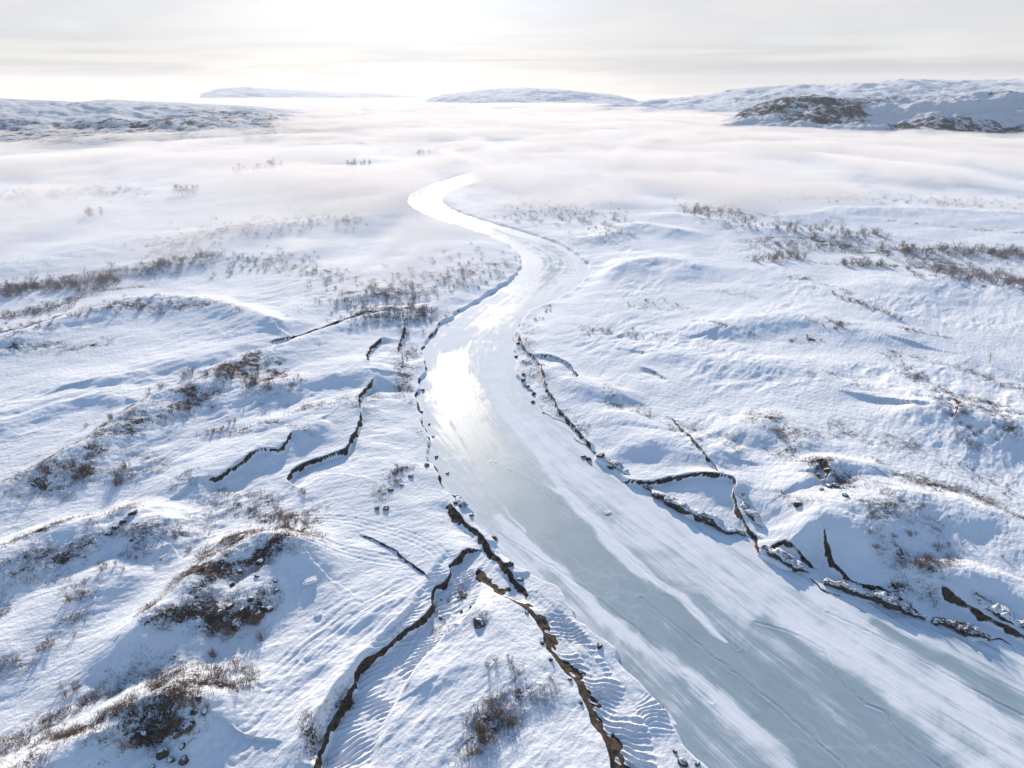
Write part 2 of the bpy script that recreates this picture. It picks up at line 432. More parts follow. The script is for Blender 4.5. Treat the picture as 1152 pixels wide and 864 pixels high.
def terrain(x, y, full=True):
    """height, heath amount, bare earth amount"""
    shp = x.shape
    x = x.ravel().astype(np.float32)
    y = y.ravel().astype(np.float32)
    r = np.sqrt(x * x + y * y)
    near = 1 - sst(170, 420, r)
    wx = x + 1.6 * fbm(x / 7, y / 7, 3, 3)
    wy = y + 1.6 * fbm(x / 7, y / 7, 3, 9)
    # river distance, bank wobble included
    D, _, _, _ = polydist(wx, wy, river_poly, 60)
    ins = inside(wx, wy, river_poly)
    D = np.minimum(D, 60)
    sd = np.where(ins, -D, D)
    # long swell of the valley floor
    base = 1.7 + 1.1 * fbm(x / 60, y / 60, 3, 21) + 2.2 * fbm(x / 200, y / 200, 2, 25) * sst(150, 500, r)
    base += 0.5 * fbm(x / 19, y / 19, 3, 31)
    # small hummocks, drawn out along the wind (towards upper right on the left side)
    ca, sa = math.cos(math.radians(52)), math.sin(math.radians(52))
    a1, a2 = x * ca + y * sa, -x * sa + y * ca
    hum = np.abs(fbm(a1 / 14, a2 / 5.5, 4, 41))
    rgh = sst(-0.1, 0.35, fbm(x / 38, y / 38, 3, 43))
    base += (0.55 - hum * 1.6) * (0.12 + 0.42 * rgh) * sst(6, 20, sd) * (0.35 + 0.65 * near)
    base += 0.16 * fbm(x / 3.1, y / 3.1, 3, 47) * (0.15 + 0.85 * near) * (0.15 + 0.85 * rgh) * sst(2, 9, sd)
    # wind-carved streaks
    cb, sb = math.cos(math.radians(20)), math.sin(math.radians(20))
    right = sst(-6, 12, x - 0.12 * y)
    b1 = (x * cb + y * sb) * (1 - right) + (x * math.cos(-.5) + y * math.sin(-.5)) * right
    b2 = (-x * sb + y * cb) * (1 - right) + (-x * math.sin(-.5) + y * math.cos(-.5)) * right
    base += 0.07 * fbm(b1 / 7.0, b2 / 1.0, 3, 53) * near * (1 - 0.6 * rgh)
    veg = np.zeros_like(x)
    earth = np.zeros_like(x)
    ridge = np.zeros_like(x)
    rx = x + 2.2 * fbm(x / 13, y / 13, 3, 60)
    ry = y + 2.2 * fbm(x / 13, y / 13, 3, 66)
    for P, h, wn, wf in RIDGES_W:
        d, s, t, tl = polydist(rx, ry, P, max(wn, wf) * 2.6)
        # left of travel = far side when the line runs left to right
        w = np.where(s > 0, wf, wn)
        e = np.minimum(t, tl - t)
        g = h * np.exp(-(d / w) ** 2 * 1.2)
        if h > 3.0:       # sharper brow
            g = h * (0.65 * np.exp(-(d / w) ** 2) + 0.35 * np.exp(-(d / (w * 0.45)) ** 1.5))
        ridge = np.maximum(ridge, g) + 0.25 * np.minimum(ridge, g)
    ridge *= (1 + 0.16 * fbm(x / 6.5, y / 6.5, 4, 71)) * (1 - 0.45 * sst(120, 260, r))
    h = np.maximum(base, 0.25) + ridge
    # river bank: quick rise, then easing away
    bank_h = 0.75 + 0.5 * fbm(x / 9, y / 9, 2, 81)
    rise = sst(-0.15, 0.55, sd) * np.clip(bank_h, .3, 1.4)
    blend = sst(0.5, 11, sd)
    h = rise * (1 - blend) + h * blend
    h = np.where(sd < 0, -1.2 * sst(0.15, 1.2, -sd), h)
    left_soft = np.zeros_like(x)
    # bank face shows earth in broken stretches
    brk = sst(-0.05, 0.25, fbm(x / 6, y / 6, 3, 85))
    earth = np.maximum(earth, np.exp(-((sd - 0.2) / 0.28) ** 2) * (0.30 + 0.65 * brk))
    # ribbed snow beside the creeks
    ribm = []
    for P, w, per, a, sk in RIBS_W:
        d, s, t, tl = polydist(x, y, P, w * 1.5)
        m = (1 - sst(w * 0.75, w, d)) * (d < 1e8) * np.clip(np.minimum(t, tl - t) / 2, 0, 1)
        ph = t + sk * s * d + 0.55 * perlin(x / 2.4, y / 2.4, 5) + 0.9 * perlin(x / 8, y / 8, 6)
        saw = np.abs(np.sin(ph / per * np.pi)) ** 0.7
        h = h * (1 - m * 0.8) + 0.75 * m * 0.8
        ribm.append(m * a * (1 - saw) * 2.0 * np.clip(0.7 + 1.3 * perlin(x / 3.6, y / 3.6, 7), 0, 1.6))
    earth *= 1 - 0.85 * sst(150, 260, r)
    # creek and terrace steps
    sx = x + 0.6 * fbm(x / 3.0, y / 3.0, 3, 88)
    sy = y + 0.6 * fbm(x / 3.0, y / 3.0, 3, 93)
    nse = fbm(x / 4, y / 4, 2, 97)
    nse2 = fbm(x / 2.2, y / 2.2, 3, 99)
    for P, side, a, l, w in STEPS_W:
        d, s, t, tl = polydist(sx, sy, P, l * 2.2)
        q = np.where(s * side > 0, d, -d)                 # + = low side
        fade = np.clip(np.minimum(t, tl - t) / 2.5, 0, 1)
        fade *= (d < 1e8)
        low = sst(-0.1, w, q) * np.exp(-(np.maximum(q, 0) / l) ** 2)
        lip = np.exp(-(np.minimum(q, 0) / 1.3) ** 2) * (q <= 0) * 0.22 * a
        drop = a * (1 + 0.35 * nse)
        floor_ = np.maximum(h - drop * low * fade, np.where(sd > 0.3, 0.12, -9))
        h = np.where(low * fade > 1e-3, np.minimum(h, floor_), h) + lip * fade
        wv = w * (0.28 + 0.6 * sst(-0.3, 0.5, nse2))
        face = sst(-0.2, 0.05, q) * (1 - sst(wv * 0.8, wv * 1.3, q)) * fade * sst(-.95, -.5, nse)
        earth = np.maximum(earth, face)
    for rm in ribm:
        h = h + rm * (1 - np.clip(earth, 0, 1)) * (sd > 0.2)
    for P in TRACKS_W:
        d, s, t, tl = polydist(x, y, P, 2.5)
        for off in (0.0, 0.9):
            h -= 0.05 * np.exp(-((d - off) / 0.16) ** 2) * (d < 1e8)
        h += 0.03 * np.exp(-((d - 1.35) / 0.2) ** 2) * (d < 1e8)
    vx = x + 3 * fbm(x / 10, y / 10, 3, 110)
    vy = y + 3 * fbm(x / 10, y / 10, 3, 115)
    for P, w, s_ in VEG_W:
        w = max(w * 1.3, 1.1)
        d, s, t, tl = polydist(vx, vy, P, w * 2.4)
        veg = np.maximum(veg, s_ * np.exp(-(d / w) ** 2) * (d < 1e8))
    veg = np.minimum(veg, 0.58)
    veg += 0.27 * sst(-0.12, 0.40, fbm(x / 21, y / 21, 4, 120)) * sst(2, 9, sd) * (0.55 + 0.45 * sst(0.3, 1.5, ridge))
    veg *= 0.35 + 0.85 * sst(-0.3, 0.25, fbm(x / 5, y / 5, 3, 127))
    veg *= np.clip(sd / 1.5, 0, 1)
    tus = fbm(x / 0.85, y / 0.85, 3, 133)
    h = h + 0.20 * tus * np.clip(veg * 1.6, 0, 1) * near + 0.05 * (0.5 - np.abs(fbm(a1 / 2.6, a2 / 0.8, 3, 137)) * 2) * near * np.clip(sd / 3, 0, 1) * (sd > 0)
    h = np.where(r > 1500, np.minimum(h, 4), h)
    return h.reshape(shp), veg.reshape(shp), earth.reshape(shp), sd.reshape(shp)


# ------------------------------------------------------------------ materials
def new_mat(name):
    m = bpy.data.materials.new(name)
    m.use_nodes = True
    t = m.node_tree
    t.nodes.clear()
    o = t.nodes.new("ShaderNodeOutputMaterial")
    b = t.nodes.new("ShaderNodeBsdfPrincipled")
    t.links.new(b.outputs[0], o.inputs['Surface'])
    return m, t, b


def noise(t, vec, scale, detail=4, rough=0.5, dist=0.0):
    n = t.nodes.new("ShaderNodeTexNoise")
    n.inputs['Scale'].default_value = scale
    n.inputs['Detail'].default_value = detail
    n.inputs['Roughness'].default_value = rough
    n.inputs['Distortion'].default_value = dist
    t.links.new(vec, n.inputs['Vector'])
    return n.outputs[0]


def attr(t, name):
    n = t.nodes.new("ShaderNodeAttribute")
    n.attribute_name = name
    return n


def bump(t, height, strength, distance):
    n = t.nodes.new("ShaderNodeBump")
    n.inputs['Strength'].default_value = strength
    n.inputs['Distance'].default_value = distance
    t.links.new(height, n.inputs['Height'])
    return n.outputs[0]


SNOW_A, SNOW_B = (0.80, 0.81, 0.83), (0.70, 0.72, 0.75)


def ground_material():
    m, t, b = new_mat("snow_and_heath")
    g = t.nodes.new("ShaderNodeNewGeometry")
    pos = g.outputs['Position']
    snow = mix_rgb(t, noise(t, pos, 0.25, 4), SNOW_B, SNOW_A)
    # heath: brown twigs and grass poking through in specks of several sizes
    v = attr(t, "heath").outputs['Fac']
    n1 = noise(t, pos, 0.5, 6, 0.75)
    n2 = noise(t, pos, 3.4, 4, 0.75)
    s = math_node(t, 'ADD', math_node(t, 'MULTIPLY', n1, 0.52), math_node(t, 'MULTIPLY', n2, 0.48))
    thr = math_node(t, 'SUBTRACT', 0.640, math_node(t, 'MULTIPLY', v, 0.20))
    k = map_range(t, math_node(t, 'SUBTRACT', s, thr), -0.015, 0.045)
    k = math_node(t, 'MULTIPLY', k, map_range(t, v, 0.05, 0.25))
    br = mix_rgb(t, noise(t, pos, 0.9, 5, 0.7), (0.030, 0.024, 0.022), (0.15, 0.10, 0.072))
    col = mix_rgb(t, k, snow, br)
    e = attr(t, "earth").outputs['Fac']
    ek = map_range(t, math_node(t, 'ADD', e, math_node(t, 'MULTIPLY', math_node(t, 'SUBTRACT', n1, 0.5), 0.9)), 0.42, 0.58)
    ec = mix_rgb(t, map_range(t, noise(t, pos, 1.6, 5, 0.75), .35, .65), (0.022, 0.020, 0.020), (0.12, 0.085, 0.058))
    col = mix_rgb(t, ek, col, ec)
    t.links.new(col, b.inputs['Base Color'])
    b.inputs['Roughness'].default_value = 0.9
    b.inputs['Specular IOR Level'].default_value = 0.08
    bh = math_node(t, 'ADD', math_node(t, 'MULTIPLY', noise(t, pos, 1.2, 9, 0.70), 1.15), math_node(t, 'MULTIPLY', k, 0.6))
    t.links.new(bump(t, bh, 0.7, 0.30), b.inputs['Normal'])
    return m


def ice_material():
    m, t, b = new_mat("river_ice")
    st = attr(t, "flow").outputs['Vector']
    mp = t.nodes.new("ShaderNodeMapping")
    mp.inputs['Scale'].default_value = (0.035, 0.8, 1)
    t.links.new(st, mp.inputs[0])
    n1 = noise(t, mp.outputs[0], 1.0, 7, 0.62, 0.5)
    mp2 = t.nodes.new("ShaderNodeMapping")
    mp2.inputs['Scale'].default_value = (0.012, 0.16, 1)
    t.links.new(st, mp2.inputs[0])
    n2 = noise(t, mp2.outputs[0], 1.0, 5, 0.6, 1.2)
    g = t.nodes.new("ShaderNodeNewGeometry")
    n3 = noise(t, g.outputs['Position'], 0.16, 6, 0.6, 1.0)
    bare = attr(t, "bare").outputs['Fac']
    # faint cracks
    vo = t.nodes.new("ShaderNodeTexVoronoi")
    vo.feature = 'DISTANCE_TO_EDGE'
    vo.inputs['Scale'].default_value = 0.055
    mpv = t.nodes.new("ShaderNodeMapping")
    mpv.inputs['Scale'].default_value = (0.45, 1.1, 1)
    wv = t.nodes.new("ShaderNodeVectorMath")
    wv.operation = 'ADD'
    nn = t.nodes.new("ShaderNodeTexNoise")
    nn.inputs['Scale'].default_value = 0.09
    nn.inputs['Detail'].default_value = 5
    t.links.new(g.outputs['Position'], nn.inputs['Vector'])
    sc = t.nodes.new("ShaderNodeVectorMath")
    sc.operation = 'SCALE'
    sc.inputs['Scale'].default_value = 14.0
    t.links.new(nn.outputs['Color'], sc.inputs[0])
    t.links.new(st, wv.inputs[0])
    t.links.new(sc.outputs[0], wv.inputs[1])
    t.links.new(wv.outputs[0], mpv.inputs[0])
    t.links.new(mpv.outputs[0], vo.inputs['Vector'])
    crack = map_range(t, vo.outputs['Distance'], 0.0, 0.012, 1.0, 0.0)
    k = math_node(t, 'ADD', bare, math_node(t, 'MULTIPLY', math_node(t, 'SUBTRACT', n1, 0.5), 1.15))
    k = math_node(t, 'ADD', k, math_node(t, 'MULTIPLY', math_node(t, 'SUBTRACT', n2, 0.5), 1.0))
    k = math_node(t, 'ADD', k, math_node(t, 'MULTIPLY', math_node(t, 'SUBTRACT', n3, 0.5), 0.6))
    mp4 = t.nodes.new("ShaderNodeMapping")
    mp4.inputs['Scale'].default_value = (0.16, 5.0, 1)
    t.links.new(st, mp4.inputs[0])
    n4 = noise(t, mp4.outputs[0], 1.0, 6, 0.7, 0.8)
    k = math_node(t, 'ADD', k, math_node(t, 'MULTIPLY', math_node(t, 'SUBTRACT', n4, 0.5), 1.2))
    n5 = noise(t, g.outputs['Position'], 0.07, 8, 0.68, 2.2)
    k = math_node(t, 'ADD', k, math_node(t, 'MULTIPLY', math_node(t, 'SUBTRACT', n5, 0.5), 1.25))
    k = map_range(t, k, 0.06, 0.80)
    icec = mix_rgb(t, n3, (0.20, 0.275, 0.325), (0.35, 0.43, 0.48))
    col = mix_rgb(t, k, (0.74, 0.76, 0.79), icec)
    col = mix_rgb(t, math_node(t, 'MULTIPLY', crack, math_node(t, 'MULTIPLY', bare, 0.10)), col, (0.75, 0.78, 0.8))
    t.links.new(col, b.inputs['Base Color'])
    r = map_range(t, k, 0.0, 1.0, 0.85, 0.52, False)
    gl_ = attr(t, 'glaze').outputs['Fac']
    r = math_node(t, 'SUBTRACT', r, math_node(t, 'MULTIPLY', gl_, 0.40))
    t.links.new(map_range(t, k, 0.0, 1.0, 0.025, 0.10, False), b.inputs['Specular IOR Level'])
    t.links.new(r, b.inputs['Roughness'])
    pass
    bh = math_node(t, 'ADD', n1, math_node(t, 'MULTIPLY', noise(t, g.outputs['Position'], 2.0, 5, 0.6), 0.35))
    t.links.new(bump(t, bh, 0.35, 0.12), b.inputs['Normal'])
    return m


def hill_material():
    m, t, b = new_mat("hill_snow_and_rock")
    g = t.nodes.new("ShaderNodeNewGeometry")
    pos = g.outputs['Position']
    mp = t.nodes.new("ShaderNodeMapping")
    mp.inputs['Scale'].default_value = (1, 0.45, 1.6)
    t.links.new(pos, mp.inputs[0])
    v = attr(t, "heath").outputs['Fac']
    n1 = noise(t, mp.outputs[0], 0.06, 10, 0.85)
    thr = math_node(t, 'SUBTRACT', 0.665, math_node(t, 'MULTIPLY', v, 0.26))
    k = map_range(t, math_node(t, 'SUBTRACT', n1, thr), 0.0, 0.05)
    br = mix_rgb(t, noise(t, pos, 0.1, 5), (0.02, 0.028, 0.045), (0.07, 0.08, 0.10))
    col = mix_rgb(t, k, (0.78, 0.80, 0.83), br)
    t.links.new(col, b.inputs['Base Color'])
    b.inputs['Roughness'].default_value = 0.95
    b.inputs['Specular IOR Level'].default_value = 0.05
    t.links.new(bump(t, n1, 0.9, 8.0), b.inputs['Normal'])
    return m


def rock_material():
    m, t, b = new_mat("lichened_rock_with_snow")
    g = t.nodes.new("ShaderNodeNewGeometry")
    pos = g.outputs['Position']
    sp = t.nodes.new("ShaderNodeSeparateXYZ")
    t.links.new(g.outputs['Normal'], sp.inputs[0])
    n1 = noise(t, pos, 1.8, 6, 0.7)
    up = math_node(t, 'ADD', sp.outputs[2], math_node(t, 'MULTIPLY', math_node(t, 'SUBTRACT', n1, 0.5), 1.3))
    k = map_range(t, up, 0.84, 0.96)
    rk = mix_rgb(t, map_range(t, n1, 0.35, 0.7), (0.025, 0.022, 0.022), (0.16, 0.11, 0.075))
    t.links.new(mix_rgb(t, k, rk, (0.78, 0.79, 0.81)), b.inputs['Base Color'])
    b.inputs['Roughness'].default_value = 0.85
    t.links.new(bump(t, n1, 0.8, 0.15), b.inputs['Normal'])
    return m


def plain(name, c, rough=0.9, vary=None, scale=2.0):
    m, t, b = new_mat(name)
    if vary:
        g = t.nodes.new("ShaderNodeNewGeometry")
        t.links.new(mix_rgb(t, noise(t, g.outputs['Position'], scale, 4), c, vary), b.inputs['Base Color'])
    else:
        b.inputs['Base Color'].default_value = (*c, 1)
    b.inputs['Roughness'].default_value = rough
    b.inputs['Specular IOR Level'].default_value = 0.2
    return m


def volume(name, col, dens, aniso, wisp=0):
    m = bpy.data.materials.new(name)
    m.use_nodes = True
    t = m.node_tree
    t.nodes.clear()
    o = t.nodes.new("ShaderNodeOutputMaterial")
    v = t.nodes.new("ShaderNodeVolumePrincipled")
    v.inputs['Color'].default_value = (*col, 1)
    v.inputs['Density'].default_value = dens
    v.inputs['Anisotropy'].default_value = aniso
    if wisp:
        g = t.nodes.new("ShaderNodeNewGeometry")
        mp = t.nodes.new("ShaderNodeMapping")
        mp.inputs['Scale'].default_value = (1 / wisp, 0.6 / wisp, 2.2 / wisp)
        t.links.new(g.outputs['Position'], mp.inputs[0])
        nn = noise(t, mp.outputs[0], 1.0, 4, 0.6, 0.6)
        t.links.new(map_range(t, nn, 0.36, 0.64, 0.0, dens * 1.9), v.inputs['Density'])
    t.links.new(v.outputs[0], o.inputs['Volume'])
    return m


M_GROUND = ground_material()
M_ICE = ice_material()
M_HILL = hill_material()
M_ROCK = rock_material()
M_TWIG = plain("bare_willow_twigs", (0.13, 0.082, 0.07), 0.9, (0.28, 0.20, 0.16), 0.6)
M_BIRCH = plain("bare_birch_twigs", (0.20, 0.17, 0.165), 0.9, (0.34, 0.29, 0.27), 0.3)
M_TUFT = plain("heath_twigs", (0.10, 0.07, 0.06), 0.95, (0.25, 0.18, 0.13), 0.8)


# ------------------------------------------------------------------ mesh helpers
def mesh_from(name, co, faces, mat, smooth=False):
    co = np.asarray(co, np.float32)
    faces = np.asarray(faces, np.int32)
    me = bpy.data.meshes.new(name)
    n = faces.shape[1]
    me.vertices.add(len(co))
    me.vertices.foreach_set("co", co.ravel())
    me.loops.add(faces.size)
    me.loops.foreach_set("vertex_index", faces.ravel())
    me.polygons.add(len(faces))
    me.polygons.foreach_set("loop_start", np.arange(0, faces.size, n, dtype=np.int32))
    me.polygons.foreach_set("use_smooth", np.full(len(faces), smooth, bool))
    me.materials.append(mat)
    me.update(calc_edges=True)
    me.validate()
    return me


def link(name, me, kind=None, label=None, cat=None, group=None, parent=None, loc=None):
    o = bpy.data.objects.new(name, me)
    COL.objects.link(o)
    if loc is not None:
        o.location = loc
    if parent:
        o.parent = parent
    if kind:
        o["kind"] = kind
    if label:
        o["label"] = label
    if cat:
        o["category"] = cat
    if group:
        o["group"] = group
    return o


def fattr(me, name, vals):
    a = me.attributes.new(name, 'FLOAT', 'POINT')
    a.data.foreach_set("value", np.asarray(vals, np.float32).ravel())


def grid_faces(nr, nc):
    i = np.arange((nr - 1) * (nc - 1))
    r, c = i // (nc - 1), i % (nc - 1)
    a = r * nc + c
    return np.stack([a, a + 1, a + nc + 1, a + nc], 1)


# ------------------------------------------------------------------ ground sheet
# rows thin out with distance, columns fan out; reaches the horizon
py = np.concatenate([np.arange(1010, 870, -2.0), np.arange(870, 150, -0.85), np.arange(150, 121, -0.6)])
rows = np.array([at(576, p, 0)[1] for p in py])
rows = np.concatenate([[-400, -150, -60, -15, 8], rows, [1900, 2600, 4000, 6000, 8900]])
us = np.concatenate([[-9000, -4500, -2600, -1700, -1200], np.arange(-900, -620, 2.5), np.arange(-620, 621, 1.0), np.arange(622.5, 902, 2.5), [1200, 1700, 2600, 4500, 9000]])
YY, UU = np.meshgrid(rows, us, indexing='ij')
XX = UU * (np.maximum(YY, 5) * CP + CAM_H * SP) / FPX
XX = np.clip(XX, -11500 - np.abs(UU) * .01, 11500 + np.abs(UU) * .01)
H, VEGA, EARTH, SDR = terrain(XX, YY)
Z = H.copy()
me = mesh_from("snow_ground", np.stack([XX, YY, Z], -1).reshape(-1, 3), grid_faces(*XX.shape), M_GROUND, True)
fattr(me, "heath", VEGA)
fattr(me, "earth", EARTH)
link("snow_ground", me, "structure", "snow covered valley floor with hummocks, brown heath patches and cut creek banks")


def hgt(x, y):
    h, v, e, sd = terrain(np.array([x]), np.array([y]))
    return float(h[0])


# ------------------------------------------------------------------ frozen river
CENTER = [(1500, 1150), (1200, 960), (1000, 830), (850, 720), (740, 630), (650, 560), (580, 500), (535, 450), (525, 400), (545, 365), (590, 330), (625, 300), (610, 280), (560, 260), (500, 240), (477, 226), (500, 208), (545, 192), (520, 176), (505, 168), (534, 162)]
CW = wline(CENTER, 0, 5)
iy = np.concatenate([np.arange(1000, 158, -1.0)])
ir = np.array([at(576, p, 0)[1] for p in iy])
iu = np.arange(-240, 760, 1.3)
IY, IU = np.meshgrid(ir, iu, indexing='ij')
IX = IU * (IY * CP + CAM_H * SP) / FPX
d, s, t, tl = polydist(IX, IY, CW, 70)
flow_s, flow_t = t, d * s
PAINT = [  # bare, wind-swept grey ice (+) and snow drifted on the ice (-)
    ([(508, 400), (512, 450), (535, 500), (575, 550), (640, 610), (720, 680), (800, 745), (880, 810), (960, 880), (1040, 950)], [16, 28, 38, 46, 54, 62, 72, 85, 100, 110], .9),
    ([(545, 365), (590, 330), (625, 300), (610, 280), (560, 260)], [18, 22, 18, 14, 9], .45),
    ([(700, 760), (760, 830), (820, 900)], [18, 26, 30], .45),
    ([(990, 705), (1080, 755), (1180, 810), (1300, 880)], [9, 16, 22, 26], .6),
    ([(860, 700), (920, 745), (990, 805), (1070, 880)], [14, 20, 28, 34], .5),
    ([(560, 581), (610, 630), (658, 672), (708, 718), (771, 757), (824, 806), (880, 862), (930, 920)], [6, 7, 9, 10, 12, 15, 18, 20], -.75),
    ([(600, 500), (641, 560), (690, 612), (745, 660), (800, 706), (818, 720)], [5, 6, 8, 9, 7, 2], -.8),
    ([(575, 390), (560, 430), (575, 470), (600, 505)], [7, 7, 6, 5], -.5),
    ([(880, 700), (960, 750), (1040, 815), (1100, 870)], [12, 14, 16, 18], -.25),
    ([(520, 520), (560, 560), (590, 600)], [3, 3, 2], -.5), ([(505, 470), (535, 530), (545, 560)], [3, 3, 2], -.4),
    ([(555, 520), (640, 560), (655, 580)], [3, 3, 2], -.4),
]
bare = np.full(IX.shape, 0.22)
jx = IX + 1.2 * fbm(IX / 9, IY / 9, 3, 140)
jy = IY + 2.4 * fbm(IX / 9, IY / 9, 3, 144)
for pts, ws, v in PAINT:
    P = wline(pts, 0, 4)
    wm = np.interp(np.linspace(0, 1, len(P)), np.linspace(0, 1, len(ws)), ws)
    seg = np.concatenate([[0], np.cumsum(np.hypot(*np.diff(P, axis=0).T))])
    wloc = np.array([w * (p[1] * CP + CAM_H * SP) / FPX for w, p in zip(wm, P)])
    dd, ss, tt, tl2 = polydist(jx, jy, P, wloc.max() * 2)
    wv = np.interp(tt, seg, wloc)
    bare += v * np.exp(-(dd / wv) ** 2.6) * (dd < 1e8)
bare = np.clip(bare, 0, 1)
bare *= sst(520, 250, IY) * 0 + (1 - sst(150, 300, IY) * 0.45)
IZ = 0.02 + 0.045 * (1 - bare) * (0.5 + fbm(IX / 5, IY / 5, 3, 150)) + 0.02 * fbm(flow_s / 9, flow_t / 0.8, 3, 155)
for pts in [[(850, 700), (890, 712), (925, 731), (935, 748), (965, 785), (995, 802), (1010, 822), (1062, 868)], [(640, 560), (700, 620), (760, 672), (830, 730)],
            [(930, 690), (1000, 722), (1080, 768), (1152, 806)], [(720, 672), (790, 728), (880, 800), (960, 872)], [(553, 520), (600, 545), (650, 583)], [(560, 600), (640, 650), (720, 712), (800, 790)]]:
    dd, ss, tt, tl2 = polydist(IX + 0.35 * fbm(IX / 2, IY / 2, 3, 161), IY + 0.35 * fbm(IX / 2, IY / 2, 3, 163), wline(pts, 0, 4), 2)
    IZ = IZ - 0.05 * np.exp(-(dd / .13) ** 2) * (dd < 1e8) + 0.03 * np.exp(-((dd - .3) / .2) ** 2) * (dd < 1e8)
IZ += 0.022 * (1 - bare) * fbm(flow_s / 3.5 + flow_t * .3, flow_t / .55, 3, 171) * (IY < 170)
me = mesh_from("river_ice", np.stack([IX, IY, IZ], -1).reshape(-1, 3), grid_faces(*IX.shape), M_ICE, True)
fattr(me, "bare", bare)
fattr(me, "glaze", sst(170, 300, IY + 25 * fbm(IX / 20, IY / 20, 3, 181)))
va = me.attributes.new("flow", 'FLOAT_VECTOR', 'POINT')
va.data.foreach_set("vector", np.stack([flow_s, flow_t, np.zeros_like(flow_s)], -1).astype(np.float32).ravel())
link("river_ice", me, "structure", "frozen winding river of grey wind-swept ice with white snow streaks")


# ------------------------------------------------------------------ hills beyond the valley
def hill(label, sil, d_foot, d_crest, foot_z, bands, seed, rough=1.0, power=0.9, nr=170, nc=520):
    """sil: photo pixels of the skyline; built at d_foot..d_crest metres"""
    sx = np.array([p[0] for p in sil], float)
    sy = np.array([p[1] for p in sil], float)
    u = np.linspace(sx[0], sx[-1], nc)
    cy = np.interp(u, sx, sy)
    dirs = np.array([ray(a, b) for a, b in zip(u, cy)])
    hor = np.hypot(dirs[:, 0], dirs[:, 1])
    dx, dy, slope = dirs[:, 0] / hor, dirs[:, 1] / hor, dirs[:, 2] / hor
    tt = np.concatenate([np.linspace(0, 1, nr - 30), np.linspace(1.01, 1.6, 30)])
    T, U = np.meshgrid(tt, u, indexing='ij')
    dist = d_foot + (d_crest - d_foot) * T
    X, Y = dx[None] * dist, dy[None] * dist
    zc_ = CAM_H + d_crest * slope
    prof = np.where(T <= 1, np.sin(np.clip(T, 0, 1) * math.pi / 2) ** (1 / power), np.cos(np.clip((T - 1) / 0.6, 0, 1) * math.pi / 2) ** 0.8)
    Zz = foot_z + (zc_[None] - foot_z) * prof
    sc = d_crest / 12
    amp = d_crest * 0.007 * rough
    env = np.sin(np.clip(T, 0, 1) * math.pi) ** 0.7
    nz = fbm(X / sc, Y / sc, 6, seed, 0.55)
    Zz = Zz + amp * nz * env * 1.6 + amp * 0.12 * fbm(X / (sc * .12), Y / (sc * .2), 4, seed + 3)
    edge = np.minimum(1, np.minimum(U - u[0], u[-1] - U) / (0.06 * (u[-1] - u[0])))
    Zz = np.where(T > 1.59, -10, Zz)
    heath = np.zeros_like(T)
    for (x0, x1, t0, t1, v) in bands:
        heath = np.maximum(heath, v * sst(x0 - 15, x0 + 15, U) * (1 - sst(x1 - 15, x1 + 15, U)) * sst(t0 - .03, t0 + .03, T) * (1 - sst(t1 - .03, t1 + .03, T)))
    me = mesh_from("hill", np.stack([X, Y, Zz], -1).reshape(-1, 3), grid_faces(*X.shape), M_HILL, True)
    fattr(me, "heath", heath)
    link("hill", me, "structure", label)


hill("long low snow hill on the left with a dark scrub belt along its foot",
     [(-420, 118), (-200, 114), (0, 111), (77, 116), (121, 112.5), (188, 115), (268, 119), (336, 125), (400, 132), (500, 146)],
     900, 1900, 2, [(-400, 360, .05, .34, .66), (200, 340, .3, .6, .62), (-400, 250, .6, .98, .32)], 301)
hill("broad distant snow plateau behind the rocky hill on the right",
     [(640, 124), (700, 117), (768, 109), (808, 106), (852, 99), (885, 96), (942, 96), (1000, 93), (1036, 91), (1152, 90), (1300, 92), (1600, 100)],
     1800, 3200, 5, [(640, 1400, .3, 1.0, .35)], 311)
hill("rocky snow hill on the right rising out of the fog with dark crags",
     [(770, 150), (815, 135), (838, 124), (858, 116), (885, 112), (912, 108.5), (969, 109), (1040, 108), (1152, 104), (1300, 100), (1600, 104)],
     1060, 1340, 4, [(825, 910, .45, .99, .85), (880, 985, .22, .85, .85), (1000, 1250, .12, .34, .78), (960, 1300, .75, .9, .6), (930, 1400, .5, .6, .35)], 321, 1.5)
hill("blue distant hill in the middle of the horizon",
     [(478, 113), (500, 106.5), (518, 104), (552, 100), (592, 98.5), (636, 101), (686, 106), (712, 112), (730, 118)],
     3200, 4000, -20, [(470, 730, .0, 1.0, .42)], 331, 0.5)
hill("faint small hill far off left of the middle on the horizon",
     [(225, 106), (245, 99.5), (282, 97), (300, 99), (329, 101), (380, 103), (440, 105), (470, 108)],
     5800, 7000, -30, [(225, 470, .0, 1.0, .4)], 341, 0.4)

